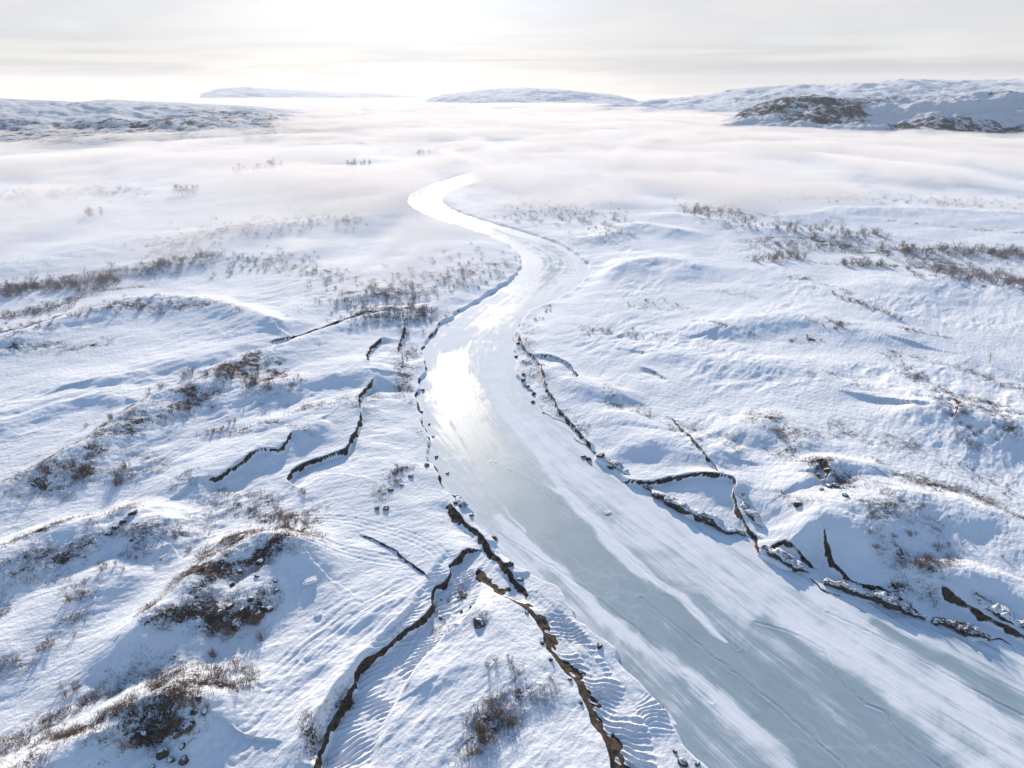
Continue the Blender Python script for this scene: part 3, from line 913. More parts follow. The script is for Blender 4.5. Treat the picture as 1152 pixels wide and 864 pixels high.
# ------------------------------------------------------------------ fog and haze
def fog_patch(label, x_of_front, far, top, taper, dens, seed, u0=-900, u1=900, lump=1.0, aniso=0.10, sc=90.0, wisp=0):
    """closed low layer of mist: top surface billows, front edge thins to nothing"""
    uu = np.linspace(u0, u1, 150)
    fr = np.interp(uu + 576, [p[0] for p in x_of_front], [p[1] for p in x_of_front])
    k = np.linspace(0, 1, 170) ** 1.7
    Yv = fr[None, :] + (far - fr[None, :]) * k[:, None]
    Xv = uu[None, :] * (Yv * CP + CAM_H * SP) / FPX
    dfront = Yv - fr[None, :]
    grow = sst(0, 1, dfront / taper)
    e = np.minimum(uu - u0, u1 - uu) / ((u1 - u0) * .12)
    grow = grow * sst(0, 1, e)[None, :]
    bil = fbm(Xv / sc, Yv / (sc * 1.3), 5, seed, 0.5)
    Zt = (top * (1 + 0.75 * lump * bil)) * grow - 3.0 * (1 - grow)
    Zt = np.maximum(Zt, -2.9)
    Zt[-1] = -2.9
    nr_, nc_ = Zt.shape
    topv = np.stack([Xv, Yv, Zt], -1).reshape(-1, 3)
    botv = topv.copy()
    botv[:, 2] = -3.2
    f = grid_faces(nr_, nc_)
    off = nr_ * nc_
    fb = f[:, ::-1] + off
    idx = np.arange(off).reshape(nr_, nc_)
    sides = []
    for a, b_ in ((idx[0, :-1], idx[0, 1:]), (idx[1:, 0], idx[:-1, 0]), (idx[:-1, -1], idx[1:, -1]), (idx[-1, 1:], idx[-1, :-1])):
        sides.append(np.stack([b_, a, a + off, b_ + off], 1))
    me_ = mesh_from("fog_bank", np.vstack([topv, botv]), np.vstack([f, fb] + sides), volume("fog_" + str(seed), (0.875, 0.85, 0.832), dens, aniso, wisp), True)
    link("fog_bank", me_, "stuff", label)


fog_patch("dense white fog bank filling the far valley",
          [(-400, 2600), (0, 2200), (150, 1500), (260, 950), (380, 720), (470, 930), (550, 950), (620, 560), (760, 400), (900, 380), (1152, 390), (1500, 420)],
          8850, 14, 420, 0.016, 401, lump=0.75, wisp=260)
fog_patch("thin drifting mist over the middle of the valley",
          [(-400, 150), (0, 120), (150, 95), (300, 85), (450, 100), (560, 150), (700, 200), (900, 240), (1152, 260), (1500, 270)],
          1300, 11, 220, 0.018, 411, lump=1.0, sc=110, wisp=90)

hz = 2.0
box_co = [(-12000, -600, -4.5), (12000, -600, -4.5), (12000, 9300, -4.5), (-12000, 9300, -4.5),
          (-12000, -600, 230), (12000, -600, 230), (12000, 9300, 230), (-12000, 9300, 230)]
box_f = [(0, 3, 2, 1), (4, 5, 6, 7), (0, 1, 5, 4), (1, 2, 6, 5), (2, 3, 7, 6), (3, 0, 4, 7)]
me = mesh_from("haze", box_co, box_f, volume("haze", (0.95, 0.94, 0.94), 0.00006, 0.15))
link("haze", me, "stuff", "pale sunlit winter haze over the whole valley")

# ------------------------------------------------------------------ placing things on the ground
ROWI = np.arange(len(rows), dtype=float)
COLI = np.arange(len(us), dtype=float)


def sample(arr, x, y):
    x, y = np.atleast_1d(x).astype(float), np.atleast_1d(y).astype(float)
    fi = np.interp(y, rows, ROWI)
    fj = np.interp(x * FPX / (np.maximum(y, 5) * CP + CAM_H * SP), us, COLI)
    i, j = np.clip(fi.astype(int), 0, len(rows) - 2), np.clip(fj.astype(int), 0, len(us) - 2)
    a, b = fi - i, fj - j
    return (arr[i, j] * (1 - a) * (1 - b) + arr[i + 1, j] * a * (1 - b) + arr[i, j + 1] * (1 - a) * b + arr[i + 1, j + 1] * a * b)


def ground_at(px, py):
    """the ground point seen at a photo pixel"""
    z = 1.5
    for _ in range(6):
        x, y = at(px, py, z)
        z = float(sample(H, x, y)[0])
        z = max(z, 0.0)
    return x, y, z


def prisms(segs):
    """segs: rows of ax ay az bx by bz ra rb -> three-sided tapered sticks"""
    s_ = np.asarray(segs, float)
    A, B, ra, rb = s_[:, 0:3], s_[:, 3:6], s_[:, 6], s_[:, 7]
    d = B - A
    d /= np.maximum(np.linalg.norm(d, axis=1, keepdims=True), 1e-9)
    ref = np.where(np.abs(d[:, 2:3]) > 0.8, np.array([[1., 0, 0]]), np.array([[0, 0, 1.]]))
    u = np.cross(d, ref)
    u /= np.linalg.norm(u, axis=1, keepdims=True)
    v = np.cross(d, u)
    vs = []
    for c, r in ((A, ra), (B, rb)):
        for k in range(3):
            a = 2 * math.pi * k / 3
            vs.append(c + (u * math.cos(a) + v * math.sin(a)) * r[:, None])
    co = np.stack(vs, 1).reshape(-1, 3)
    n = len(s_)
    base = np.arange(n)[:, None] * 6
    f = [[k, (k + 1) % 3, 3 + (k + 1) % 3, 3 + k] for k in range(3)]
    faces = np.concatenate([base + np.array([q]) for q in f])
    return co, faces


def stick_shrub(rng, stems=16, twigs=7, spread=0.75, r=0.02):
    """bare many-stemmed willow, about 1 m tall; returns stem segments and twig segments"""
    st, tw = [], []
    for _ in range(stems):
        a = rng.uniform(0, 2 * math.pi)
        lean = rng.uniform(0.1, 1.0) * spread
        L_ = rng.uniform(0.6, 1.0)
        p = np.array([math.cos(a), math.sin(a), 0]) * rng.uniform(0, 0.14)
        d = np.array([math.cos(a) * lean, math.sin(a) * lean, 1.0])
        d /= np.linalg.norm(d)
        pts = [p - np.array([0, 0, .12])]
        for k in range(4):
            d = d + rng.normal(0, 0.13, 3)
            d[2] += 0.06
            d /= np.linalg.norm(d)
            pts.append(pts[-1] + d * L_ / 4)
        for k in range(4):
            st.append([*pts[k], *pts[k + 1], r * (1 - k * .2), r * (1 - (k + 1) * .2)])
        for _ in range(twigs):
            t = rng.uniform(0.25, 1.0) * 3.99
            k = int(t)
            q = pts[k] + (pts[k + 1] - pts[k]) * (t - k)
            dd = (pts[k + 1] - pts[k]) / np.linalg.norm(pts[k + 1] - pts[k]) + rng.normal(0, 0.5, 3)
            dd[2] = abs(dd[2]) * .8 + .2
            dd /= np.linalg.norm(dd)
            l_ = rng.uniform(0.12, 0.34)
            m_ = q + dd * l_ * .5
            e_ = m_ + (dd + rng.normal(0, .25, 3)) * l_ * .5
            tw.append([*q, *m_, r * .55, r * .4])
            tw.append([*m_, *e_, r * .4, r * .2])
            e2 = m_ + (dd + rng.normal(0, .6, 3)) * l_ * .4
            tw.append([*m_, *e2, r * .35, r * .2])
    return st, tw


WILLOW = []
for i in range(8):
    rg = np.random.default_rng(500 + i)
    st, tw = stick_shrub(rg, 11 + i, 7, 0.6 + 0.07 * i, 0.016)
    c1, f1 = prisms(st)
    c2, f2 = prisms(tw)
    whole = mesh_from("willow_shrub", np.vstack([c1, c2]), np.vstack([f1, f2 + len(c1)]), M_TWIG)
    WILLOW.append((mesh_from("stems", c1, f1, M_TWIG), mesh_from("twigs", c2, f2, M_TWIG), whole))


def birch_mesh(seed, low):
    rg = np.random.default_rng(seed)
    tr, cr = [], []
    for _ in range(1 if not low else 3):
        a0 = rg.uniform(0, 6.28)
        p = np.array([math.cos(a0), math.sin(a0), 0]) * (0.06 if low else 0)
        pts = [p - np.array([0, 0, .08])]
        d = np.array([rg.normal(0, .12), rg.normal(0, .12), 1.0])
        hh = rg.uniform(.8, 1.0)
        for k in range(5):
            d = d + rg.normal(0, .08, 3)
            d /= np.linalg.norm(d)
            pts.append(pts[-1] + d * (hh + .08) / 5)
        for k in range(5):
            r0 = 0.02
            tr.append([*pts[k], *pts[k + 1], r0 * (1 - k * .18), r0 * (1 - (k + 1) * .18)])
        for _ in range(26 if not low else 12):
            t = rg.uniform(1.0 if not low else .4, 4.9)
            k = int(t)
            q = pts[k] + (pts[k + 1] - pts[k]) * (t - k)
            a = rg.uniform(0, 6.28)
            dd = np.array([math.cos(a) * .8, math.sin(a) * .8, rg.uniform(.5, 1.1)])
            dd /= np.linalg.norm(dd)
            l_ = rg.uniform(.16, .34) * (1.2 - t / 7)
            m_ = q + dd * l_ * .6
            cr.append([*q, *m_, .008, .006])
            for _ in range(4):
                e_ = q + dd * l_ * rg.uniform(.3, .8)
                e2 = e_ + (dd + rg.normal(0, .55, 3)) * l_ * rg.uniform(.3, .6)
                cr.append([*e_, *e2, .006, .004])
    return prisms(tr), prisms(cr)


BIRCH, BUSH = [], []
for i in range(6):
    (c1, f1), (c2, f2) = birch_mesh(600 + i, False)
    BIRCH.append((mesh_from("trunk", c1, f1, M_BIRCH), mesh_from("crown", c2, f2, M_BIRCH)))
    (c1, f1), (c2, f2) = birch_mesh(640 + i, True)
    BUSH.append(mesh_from("birch_bush", np.vstack([c1, c2]), np.vstack([f1, f2 + len(c1)]), M_BIRCH))


def along(pts, n, wpx, rng):
    """n photo pixels spread along a stroke"""
    P = smooth_line(pts, 4) if len(pts) > 2 else np.array(pts, float)
    seg = np.concatenate([[0], np.cumsum(np.hypot(*np.diff(P, axis=0).T))])
    t = rng.uniform(0, seg[-1], n)
    qx, qy = np.interp(t, seg, P[:, 0]), np.interp(t, seg, P[:, 1])
    return np.stack([qx + rng.normal(0, wpx, n), qy + rng.normal(0, wpx * .55, n)], 1)


# (label, stroke in photo pixels, half spread px, how many, height m, big enough to show its parts)
SHRUBS = [
    ("reddish willow shrub in the thicket on the long ridge's crest", [(238, 428), (268, 418), (298, 438)], 9, 22, 1.7, True),
    ("bare willow on the slope between long ridge and creek bend", [(185, 470), (205, 455), (225, 470)], 8, 10, 1.5, True),
    ("willow shrub in the scrub patch at the long ridge's lower end", [(60, 535), (95, 530), (130, 532), (145, 545)], 9, 18, 1.6, True),
    ("thin bare willow standing alone on the skyline of the long ridge", [(96, 482), (128, 470)], 2, 3, 1.6, True),
    ("thin upright willow on the smooth snow behind the long ridge", [(158, 446), (172, 440), (205, 425), (226, 418)], 2, 5, 1.8, True),
    ("small dark willow between the ridge thicket and the creek", [(306, 420), (330, 422), (346, 427), (322, 436)], 3, 7, 1.0, True),
    ("small bare willow on the hummock above the creek bend", [(225, 488), (250, 484), (262, 478)], 3, 6, 1.1, True),
    ("low willow shrub beside the dark bank of the creek bend", [(332, 548), (345, 556), (360, 560)], 3, 6, 0.9, True),
    ("reddish willow on the brow of the rocky mound, lower left", [(305, 575), (325, 590), (342, 600)], 6, 13, 1.3, True),
    ("dark willow on the shaded flank of the rocky mound", [(235, 710), (262, 706), (285, 700), (298, 725)], 6, 11, 1.5, True),
    ("small round willow on the white slope, far lower left", [(34, 735), (58, 728)], 3, 3, 1.2, True),
    ("dark round willow bush on the open slope left of the rocky mound", [(84, 715)], 2, 1, 1.5, True),
    ("twiggy willow pair near the top of the open lower left slope", [(76, 678), (92, 670)], 2, 2, 1.6, True),
    ("small dry willow on the blue shaded slope, lower left", [(64, 772), (78, 786), (85, 775)], 3, 4, .9, True),
    ("small willow in the hollow between the two rocky mounds", [(232, 745), (258, 730), (268, 778)], 3, 4, 1.3, True),
    ("willow on the boulder strewn mound in the bottom left corner", [(150, 840), (180, 830), (215, 800), (235, 790)], 7, 14, 1.1, True),
    ("willow in the thicket at the bottom edge between the creeks", [(525, 850), (545, 825), (560, 800), (575, 815)], 9, 22, 1.2, True),
    ("small willow tuft on hummocky snow between the two creeks", [(545, 755), (570, 740), (585, 765)], 6, 7, .8, True),
    ("small willow on the bank lip near the head of the ribbed snow", [(486, 690), (497, 678), (520, 668)], 4, 6, .7, True),
    ("low willow on the shore hummock left of the river", [(435, 545), (448, 525), (462, 530)], 5, 8, .8, True),
    ("grey willow on the left hill slope above the rocky mound", [(100, 640), (150, 632), (200, 615)], 9, 12, .9, True),
    ("willow in the band of scrub on the left ridge under the fog", [(110, 350), (150, 347), (200, 352)], 5, 14, 1.4, False),
    ("hazy willow bush on the left riverbank near the glare", [(395, 345), (430, 335), (470, 345), (485, 365)], 9, 16, 1.8, False),
    ("willow bush on the steep left riverbank at the narrows", [(456, 372), (452, 395), (458, 412)], 4, 8, 1.2, False),
    ("low willow bush on the point above the right shore", [(598, 362), (610, 352), (630, 345)], 4, 8, .9, False),
    ("dark willow tuft on open snow right of the river bend", [(655, 372), (690, 374), (735, 378), (745, 374)], 5, 14, 1.0, False),
    ("small willow tuft on the far snow right of the upper bend", [(700, 345), (740, 340), (772, 344)], 4, 9, 1.0, False),
    ("willow bush on the round knoll of the right snowfield", [(922, 364), (946, 367)], 3, 9, 1.3, False),
    ("low willow below the snow knoll on the right snowfield", [(893, 381), (925, 384)], 3, 7, .9, False),
    ("willow on the diagonal heath rib across the right snowfield", [(925, 328), (950, 336), (980, 345), (1008, 358)], 3, 16, 1.3, False),
    ("willow on the curved rib right of the diagonal heath rib", [(1010, 370), (1035, 373), (1060, 379)], 2, 6, 1.0, False),
    ("low willow on the dark heath gully of the right slope", [(1000, 397), (1020, 412), (1040, 430), (1062, 442)], 4, 14, 1.0, False),
    ("round willow bush on the shaded bowl above the right shore", [(1030, 632), (1045, 640)], 4, 4, 1.6, True),
    ("small willow in the shaded bowl above the right shore", [(985, 610), (1010, 600), (1060, 615), (1095, 622)], 9, 14, .9, True),
    ("dark willow bush on the rim of the shaded bowl on the right", [(1028, 572), (1040, 570), (1075, 585)], 4, 4, 1.3, True),
    ("willow by the dark outcrop on the right slope", [(855, 475), (872, 485), (890, 500)], 6, 12, .9, True),
    ("willow on the crest of the mound at the right edge", [(1065, 470), (1100, 478), (1140, 492)], 6, 12, .9, True),
    ("low willow on the right slope below the mound at the right edge", [(1060, 520), (1100, 540), (1140, 560)], 8, 12, .8, True),
]
BUSHES = [
    ("birch bush in the hazy belt at the fog's edge, right side", [(768, 238), (800, 240), (830, 244)], 4, 22, 3.2),
    ("birch bush in the loose belt below the fog, right side", [(840, 256), (880, 258), (935, 262), (985, 266)], 5, 34, 2.8),
    ("birch bush in the dense dark belt at the right edge", [(1000, 283), (1050, 285), (1100, 284), (1152, 288)], 5, 46, 3.0),
    ("birch bush in the clump left of the dense right belt", [(850, 296), (870, 292), (900, 290)], 3, 20, 2.8),
    ("birch bush in the thin row on the upper right snowfield", [(925, 300), (960, 298), (1000, 300), (1032, 303)], 2, 24, 2.4),
    ("birch bush in the wide thicket below the dark right belt", [(1050, 305), (1090, 310), (1130, 318), (1152, 324)], 5, 34, 2.4),
    ("bare birch bush in the hazy scrub at the left edge", [(0, 335), (30, 325), (60, 322)], 5, 24, 2.4),
    ("bare birch bush in the hazy belt behind the left ridge", [(60, 325), (100, 322), (135, 315)], 4, 28, 2.8),
    ("bare birch bush high in the hazy scrub left of the river", [(160, 305), (210, 292), (240, 290)], 4, 16, 2.6),
]
TREES = [
    ("hazy birch tree in the fog row left of the upper river", [(388, 190), (400, 189), (412, 190), (427, 190)], 2.2, 12, 6.0),
    ("hazy birch in the long row fading into fog, further left", [(262, 197), (285, 196), (305, 193), (320, 191)], 1.5, 18, 7.0),
    ("hazy birch in the small clump below the long foggy row", [(192, 219), (205, 221), (222, 219)], 1.2, 10, 6.0),
    ("faint bare birch tree near the last river bend in the fog", [(466, 174), (474, 175), (484, 174)], 1.0, 6, 7.0),
    ("faint bare birch tree in the misty hollow on the far left", [(98, 243), (106, 245), (116, 243)], 1.5, 6, 4.5),
    ("single thin birch standing alone on the right snow slope", [(1113, 409)], 0.1, 1, 2.6),
]

ORD = ["leftmost", "second from left", "third from left", "fourth from left", "fifth from left", "sixth from left", "seventh from left", "eighth from left", "ninth from left", "tenth from left", "eleventh from left", "twelfth from left"]


def name_apart(base, objs, kind):
    """labels that tell the members of one cluster apart where one can"""
    order = sorted(objs, key=lambda o_: o_.location.x / (o_.location.y * CP + CAM_H * SP))
    for o_ in objs:
        o_["label"] = base
    if len(objs) == 1:
        return
    for o_ in objs:
        o_["group"] = kind + ": " + base
    if len(objs) <= 12:
        for k_, o_ in enumerate(order):
            o_["label"] = base + ", " + ("rightmost" if k_ == len(objs) - 1 else ORD[k_])
    else:
        order[0]["label"] = base + ", leftmost"
        order[-1]["label"] = base + ", rightmost"
        mid = order[1:-1]
        tall = max(mid, key=lambda o_: o_.scale.z)
        tall["label"] = base + ", tallest"
        nearest = min([o_ for o_ in mid if o_ is not tall], key=lambda o_: o_.location.y)
        nearest["label"] = base + ", nearest"


rs = np.random.default_rng(77)
for label, pts, w, n, hgt_m, big in SHRUBS:
    if len(pts) == 1:
        ps = [pts[0]]
    elif n == len(pts):
        ps = pts
    else:
        ps = along(pts, n, w, rs)
    made = []
    for px_, py_ in ps:
        x, y, z = ground_at(px_, py_)
        if float(sample(SDR, x, y)[0]) < 0.6:
            continue
        a, b, c = WILLOW[rs.integers(0, 8)]
        sc = hgt_m * rs.uniform(0.45, 1.2)
        sxy = sc * rs.uniform(.9, 1.35)
        if big:
            o = link("willow_shrub", None, None, label, "shrub", None, loc=(x, y, z))
            link("stems", a, parent=o)
            link("twigs", b, parent=o)
        else:
            o = link("willow_shrub", c, None, label, "shrub", None, loc=(x, y, z))
        o.scale = (sxy, sxy, sc)
        o.rotation_euler = (rs.normal(0, .06), rs.normal(0, .06), rs.uniform(0, 6.28))
        made.append(o)
    name_apart(label, made, 'shrubs')
for label, pts, w, n, hgt_m in BUSHES:
    made = []
    for px_, py_ in along(pts, n, w, rs):
        x, y, z = ground_at(px_, py_)
        o = link("birch_bush", BUSH[rs.integers(0, 6)], None, label, "bush", None, loc=(x, y, z))
        sc = hgt_m * rs.uniform(.65, 1.3)
        o.scale = (sc * 1.6, sc * 1.6, sc)
        o.rotation_euler.z = rs.uniform(0, 6.28)
        made.append(o)
    name_apart(label, made, 'bushes')
for label, pts, w, n, hgt_m in TREES:
    ps = [pts[0]] if len(pts) == 1 else along(pts, n, w, rs)
    made = []
    for px_, py_ in ps:
        x, y, z = ground_at(px_, py_)
        o = link("birch_tree", None, None, label, "tree", None, loc=(x, y, z))
        a, b = BIRCH[rs.integers(0, 6)]
        link("trunk", a, parent=o)
        link("crown", b, parent=o)
        sc = hgt_m * rs.uniform(.7, 1.25)
        o.scale = (sc * 1.3, sc * 1.3, sc)
        o.rotation_euler.z = rs.uniform(0, 6.28)
        made.append(o)
    name_apart(label, made, 'trees')

# uncountable far scrub: one object
FAR = [([(765, 236), (830, 244), (900, 262), (1000, 270)], 7, 380, 2.2), ([(850, 275), (950, 282), (1060, 285), (1200, 290)], 6, 700, 2.2), ([(1030, 300), (1100, 308), (1200, 325)], 7, 500, 1.9),
       ([(0, 330), (60, 320), (130, 312), (240, 288)], 7, 600, 2.0), ([(0, 357), (60, 345), (120, 322)], 4, 200, 1.4), ([(380, 335), (440, 332), (500, 312), (560, 298)], 14, 500, 1.6), ([(170, 282), (260, 262), (330, 250), (400, 250)], 8, 400, 2.0),
       ([(580, 238), (650, 243), (700, 255)], 10, 380, 1.8), ([(0, 222), (80, 216), (160, 214)], 5, 300, 2.5), ([(880, 224), (1000, 224), (1150, 232)], 4, 300, 2.0), ([(400, 360), (460, 356), (490, 356)], 10, 250, 1.2),
       ([(240, 300), (300, 296), (380, 310)], 10, 260, 1.6), ([(-60, 380), (60, 362), (110, 347), (170, 338), (215, 345)], 5, 220, 1.1)]
cos_, fs_, off = [], [], 0
for pts, w, n, hm in FAR:
    for px_, py_ in along(pts, int(n * .42), w * 1.4, rs):
        x, y, z = ground_at(px_, py_)
        if float(sample(SDR, x, y)[0]) < 1:
            continue
        segs = []
        sc = hm * rs.uniform(.5, 1.2)
        for _ in range(9):
            a = rs.uniform(0, 6.28)
            p = np.array([x, y, z - .1]) + np.array([math.cos(a), math.sin(a), 0]) * rs.uniform(0, .7) * sc
            e = p + np.array([rs.normal(0, .3), rs.normal(0, .3), rs.uniform(.5, 1.0)]) * sc
            segs.append([*p, *e, .035, .02])
            m_ = (p + e) / 2
            e = m_ + np.array([rs.normal(0, .35), rs.normal(0, .35), rs.uniform(.2, .5)]) * sc
            segs.append([*m_, *e, .03, .015])
        c, f = prisms(segs)
        cos_.append(c)
        fs_.append(f + off)
        off += len(c)
link("far_scrub", mesh_from("far_scrub", np.vstack(cos_), np.vstack(fs_), M_BIRCH), "stuff", "hazy brown scrub belts on the far snowfields")

# low heath poking through the snow: one object
gy, gx = np.nonzero((VEGA > 0.18) & (YY > 30) & (YY < 330) & (np.abs(UU) < 700) & (SDR > 1.2))
wgt = np.minimum(VEGA[gy, gx], .45) * np.sqrt(np.maximum(YY[gy, gx], 30))
patch = fbm(XX[gy, gx] / 2.5, YY[gy, gx] / 2.5, 3, 700)
wgt = wgt * (0.2 + sst(-0.1, 0.4, patch))
pick = rs.choice(len(gy), 26000, replace=False, p=wgt / wgt.sum())
X0, Y0, Z0 = XX[gy[pick], gx[pick]], YY[gy[pick], gx[pick]], H[gy[pick], gx[pick]]
n = len(pick)
segs = []
for k in range(5):
    a = rs.uniform(0, 6.28, n)
    r_ = rs.uniform(0, .28, n)
    hx = rs.uniform(.10, .42, n) * rs.choice([.6, 1, 1.3], n)
    A_ = np.stack([X0 + np.cos(a) * r_, Y0 + np.sin(a) * r_, Z0 - .05], 1)
    B_ = A_ + np.stack([np.cos(a) * hx * .7 + rs.normal(0, .05, n), np.sin(a) * hx * .7 + rs.normal(0, .05, n), hx], 1)
    segs.append(np.concatenate([A_, B_, np.full((n, 1), .016), np.full((n, 1), .006)], 1))
c, f = prisms(np.vstack(segs))
link("heath", mesh_from("heath", c, f, M_TUFT), "stuff", "low brown heath and dwarf twigs poking through the snow")


# ------------------------------------------------------------------ rocks
def rock_mesh(seed):
    import bmesh
    bm = bmesh.new()
    bmesh.ops.create_icosphere(bm, subdivisions=4, radius=1.0)
    co = np.array([v.co[:] for v in bm.verts])
    rg = np.random.default_rng(seed)
    # cut by random planes for facets, then roughen
    for _ in range(11):
        nn_ = rg.normal(0, 1, 3)
        nn_ /= np.linalg.norm(nn_)
        lim = rg.uniform(.55, .85)
        dd = co @ nn_
        co = co - np.outer(np.maximum(dd - lim, 0), nn_) * .9
    rr = 1 + 0.12 * fbm(co[:, 0] * 1.7 + seed, co[:, 1] * 1.7 + co[:, 2] * 2.3, 4, seed % 50)
    co = co * rr[:, None] * np.array([1.0, .75, .62])
    for v, c_ in zip(bm.verts, co):
        v.co = c_
    me_ = bpy.data.meshes.new("boulder")
    bm.to_mesh(me_)
    bm.free()
    me_.materials.append(M_ROCK)
    me_.polygons.foreach_set("use_smooth", np.ones(len(me_.polygons), bool))
    return me_


BOULD = [rock_mesh(900 + i) for i in range(7)]
# label, photo pixels, size px (half length), count when scattered
ROCKS = [
    ("mossy brown boulder with a snow cap on the flat between the two creeks", [(538, 702)], 8, 0),
    ("squat dark boulder on the river side just above the fork of the creeks", [(556, 606)], 7, 0),
    ("dark boulder at the top of the brown shore outcrop left of the river", [(513, 566)], 5, 0),
    ("dark boulder on the lower end of the brown shore outcrop left of the river", [(530, 580)], 6, 0),
    ("dark shore boulder halfway down the narrow snowy point", [(572, 636)], 7, 0),
    ("lowest dark shore boulder of the narrow snowy point", [(585, 652)], 6, 0),
    ("small black boulder frozen in at the shore beside the ribbed snow", [(675, 727)], 5, 0),
    ("small dark stone in the blue pit near the bottom shore", [(759, 846)], 3.5, 0),
    ("brown boulder at the bottom edge on the river shore", [(768, 858), (785, 860)], 8, 0),
    ("grey stone capped with snow on the flat left of the river point", [(424, 572), (434, 572)], 6, 0),
    ("dark fist-shaped stone alone in the blue hollow at lower left", [(197, 738)], 4, 0),
    ("small stone beside the bend of the narrow creek", [(497, 678), (513, 672), (525, 674), (530, 680), (494, 698), (500, 697), (515, 690)], 3.2, 0),
    ("dark rock on the shaded side of the rocky mound", [(248, 690), (262, 682), (275, 688), (290, 695), (268, 705), (283, 676), (300, 684)], 8, 0),
    ("rock on the snowy crown of the rocky mound", [(270, 640), (285, 650), (262, 660), (295, 632), (307, 655), (312, 668)], 6, 0),
    ("tumbled boulder on the mound in the bottom left corner", [(160, 824), (178, 810), (186, 846), (198, 826), (205, 838), (212, 815), (176, 862), (222, 800), (193, 858), (208, 856)], 9, 0),
    ("reddish stone on the rim of the mound in the bottom left corner", [(190, 784), (223, 786), (248, 772), (229, 800)], 5, 0),
    ("small dark stone on the left ridge crest in the lower left", [(122, 600), (130, 594), (150, 578), (138, 588)], 5, 0),
    ("dark rock of the outcrop on the right slope", [(918, 533), (930, 530), (922, 545), (932, 552), (941, 546), (950, 556), (897, 570)], 7, 0),
    ("small block along the stepped right shore below the bend", [(580, 386), (584, 400), (588, 420), (598, 437), (606, 452), (612, 466), (604, 446), (592, 428)], 4, 0),
    ("dark stone along the middle of the right shore", [(657, 510), (663, 516), (672, 517), (679, 511), (690, 526)], 5, 0),
    ("dark stone on the left shore where the ice is widest", [(476, 462), (478, 478), (481, 490), (487, 512), (497, 534), (474, 440)], 3.2, 0),
    ("stone frozen into the bank of the brown creek", [(608, 706), (613, 724), (622, 742), (640, 762), (655, 790), (592, 690)], 4.5, 0),
    ("dark stone at the mouth of the left meander", [(480, 524), (462, 536), (440, 552), (452, 546)], 4, 0),
]
for label, pts, spx, _ in ROCKS:
    made = []
    for q, (px_, py_) in enumerate(pts):
        if len(pts) > 4:
            px_, py_ = px_ + rs.normal(0, 2.5), py_ + rs.normal(0, 2.5)
        x, y, z = ground_at(px_, py_)
        sz = spx * mpp(px_, py_) * rs.uniform(.45, 1.05)
        o = link("boulder", BOULD[rs.integers(0, 7)], None, label, "rock", None, loc=(x, y, z + sz * .12))
        o.scale = (sz, sz, sz)
        o.rotation_euler = (rs.normal(0, .15), rs.normal(0, .15), rs.uniform(0, 6.28))
        made.append(o)
    name_apart(label, made, 'rocks')


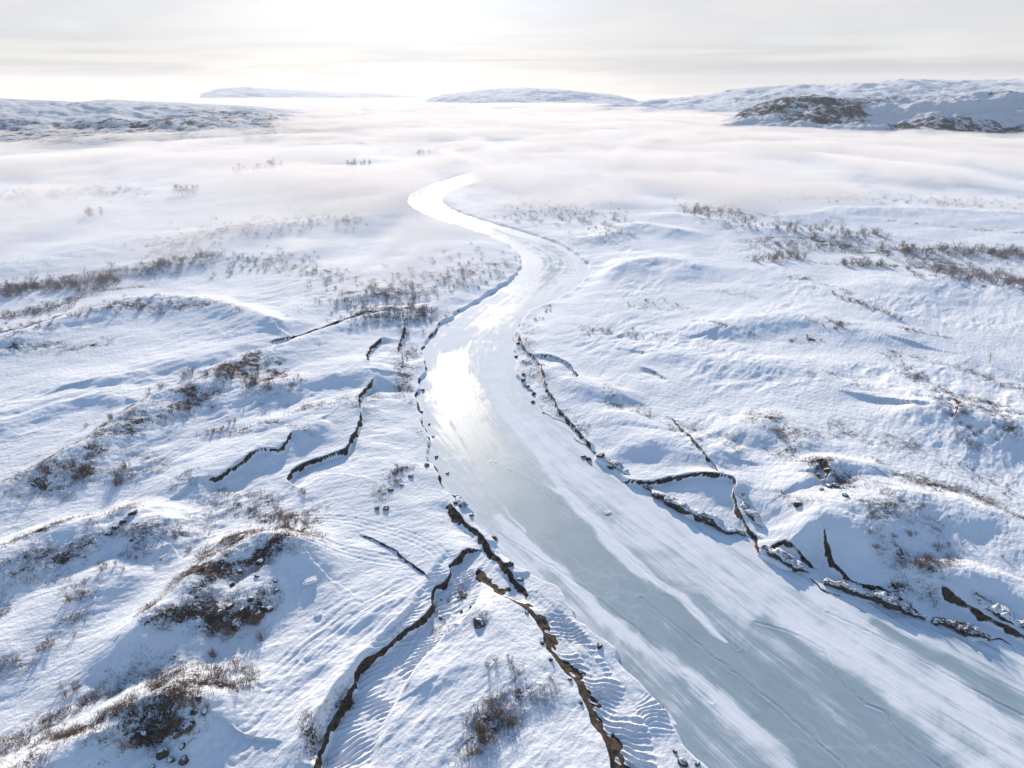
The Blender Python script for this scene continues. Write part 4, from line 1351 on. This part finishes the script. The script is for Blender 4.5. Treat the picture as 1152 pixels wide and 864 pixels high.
def ledge(label, pts, wpx, rise, seed, snow=0.10):
    """undercut rock slab with a snow cap, swept along a centre line"""
    P = wline([(a_ + 3, b_ - 3) for a_, b_ in pts], 0.5, 14)
    P = P + np.stack([fbm(P[:, 0] / 2.5, P[:, 1] / 2.5, 3, seed), fbm(P[:, 0] / 2.5, P[:, 1] / 2.5, 3, seed + 9)], 1) * 1.0
    n_ = len(P)
    tan = np.gradient(P, axis=0)
    tan /= np.linalg.norm(tan, axis=1, keepdims=True)
    nor = np.stack([-tan[:, 1], tan[:, 0]], 1)
    t_ = np.linspace(0, 1, n_)
    taper = (np.sin(np.clip(t_, 0.02, .98) * math.pi)) ** .45
    w = np.array([wpx * mpp(*pts[len(pts) // 2])]) * taper * (1 + .9 * fbm(t_ * 9 + seed, t_ * 0, 4, 12))
    gz = sample(H, P[:, 0], P[:, 1])
    gz = np.maximum(gz, 0)
    gz = np.convolve(np.pad(gz, 4, mode='edge'), np.ones(9) / 9, 'valid')
    top = gz * .4 + rise * taper * (1 + .7 * fbm(t_ * 9, t_ * 0 + seed, 4, 7))
    prof_r = [(-.86, -.5), (-.98, .15), (-1.0, .55), (-.92, .9), (-.5, 1.0), (0, 1.02), (.5, 1.0), (.92, .9), (1.0, .55), (.98, .15), (.86, -.5)]
    prof_s = [(-.9, .82), (-1.03, .98), (-.95, 1.0 + snow), (-.6, 1.0 + snow * 1.7), (0, 1 + snow * 2.0), (.6, 1.0 + snow * 1.7), (.95, 1.0 + snow), (1.03, .98), (.9, .82)]

    def sweep(name, prof, mat, amp, parent):
        co = []
        for i_ in range(n_):
            for k_, (a_, b_) in enumerate(prof):
                nx = fbm(np.array([P[i_, 0] * 1.3 + k_ * 3.1]), np.array([P[i_, 1] * 1.3 + seed]), 3, 3)[0]
                nz_ = fbm(np.array([P[i_, 0] * 1.1 + k_ * 1.7]), np.array([P[i_, 1] * 1.1 - seed]), 3, 5)[0]
                q_ = P[i_] + nor[i_] * (a_ * w[i_] + nx * amp * 1.3)
                co.append((q_[0], q_[1], top[i_] * b_ + nz_ * amp * .6 if b_ > 0 else -.35))
        m_ = len(prof)
        f_ = []
        for i_ in range(n_ - 1):
            for k_ in range(m_ - 1):
                a_ = i_ * m_ + k_
                f_.append((a_, a_ + 1, a_ + m_ + 1, a_ + m_))
        return mesh_from(name, co, f_, mat, True)
    o = link("rock_ledge", None, None, label, "rock", loc=(0, 0, 0))
    c0 = P[n_ // 2]
    mr = sweep("rock", prof_r, M_LEDGE, .38, o)
    ms = sweep("snow_cap", prof_s, M_SNOW, .22, o)
    fattr(ms, "heath", np.full(len(ms.vertices), .62))
    for m_ in (mr, ms):
        co = np.empty(len(m_.vertices) * 3, np.float32)
        m_.vertices.foreach_get("co", co)
        co = co.reshape(-1, 3) - np.array([c0[0], c0[1], 0], np.float32)
        m_.vertices.foreach_set("co", co.ravel())
        m_.update()
    o.location = (c0[0], c0[1], 0)
    link("rock", mr, parent=o)
    link("snow_cap", ms, parent=o)


M_LEDGE = plain("dark_bank_rock", (0.02, 0.02, 0.024), 0.9, (0.13, 0.10, 0.085), 1.6)
M_SNOW = ground_material()
M_SNOW.name = "snow_cap"
LEDGES = [
    ("long undercut snow capped ledge along the right shore at the lower right", [(922, 657), (950, 664), (985, 675), (1012, 686), (1042, 698)], 7, .95, 1),
    ("short rounded snow capped ledge just upstream of the long lower right ledge", [(850, 618), (868, 629), (890, 638), (908, 643)], 6, .9, 2),
    ("cracked brown ledge at the right end of the long lower right ledge", [(1046, 700), (1070, 706), (1092, 714), (1112, 720)], 6, .75, 3),
    ("dark edged ledge running off the right edge of the picture", [(1082, 676), (1105, 690), (1130, 705), (1165, 722)], 7, 1.3, 4),
    ("curved snow capped ledge under the small bay in the middle of the right shore", [(722, 548), (736, 558), (757, 570), (785, 584), (812, 596), (840, 602)], 4.5, .8, 5),
    ("narrow upright ledge beside the dark gully above the right shore", [(828, 558), (832, 574), (842, 588), (858, 601)], 4.5, 1.2, 6),
    ("low stony ledge at the start of the small bay, right shore", [(672, 517), (690, 527), (708, 540)], 4, .7, 7),
    ("brown earth ledge at the snowy point left of the river", [(507, 560), (517, 572), (530, 584)], 4, .8, 8),
]
for a_ in LEDGES:
    ledge(*a_)

# wind-packed block of snow lying on the ice
import bmesh
bm = bmesh.new()
bmesh.ops.create_cube(bm, size=1.0)
bmesh.ops.bevel(bm, geom=bm.edges[:] + bm.verts[:], offset=.16, segments=2, affect='EDGES')
bmesh.ops.subdivide_edges(bm, edges=bm.edges[:], cuts=2, use_grid_fill=True)
for v in bm.verts:
    k = fbm(np.array([v.co.x * 2]), np.array([v.co.y * 2 + v.co.z]), 3, 4)[0]
    v.co = v.co * (1 + .16 * k)
me = bpy.data.meshes.new("snow_block")
bm.to_mesh(me)
bm.free()
me.materials.append(M_SNOW)
for (px_, py_, s_, lab) in [(683, 577, 1.5, "low block of packed snow alone on the river ice near the right shore"), (348, 653, 2.2, "low wind-packed snow slab on the flat left of the narrow creek"), (358, 692, 1.1, "small snow lump on the flat below the low snow slab")]:
    x, y, z = ground_at(px_, py_)
    o = link("snow_block", me, None, lab, "snow block", loc=(x, y, z + .02))
    o.scale = (s_ * .85, s_ * .6, .34)
    o.rotation_euler.z = .5
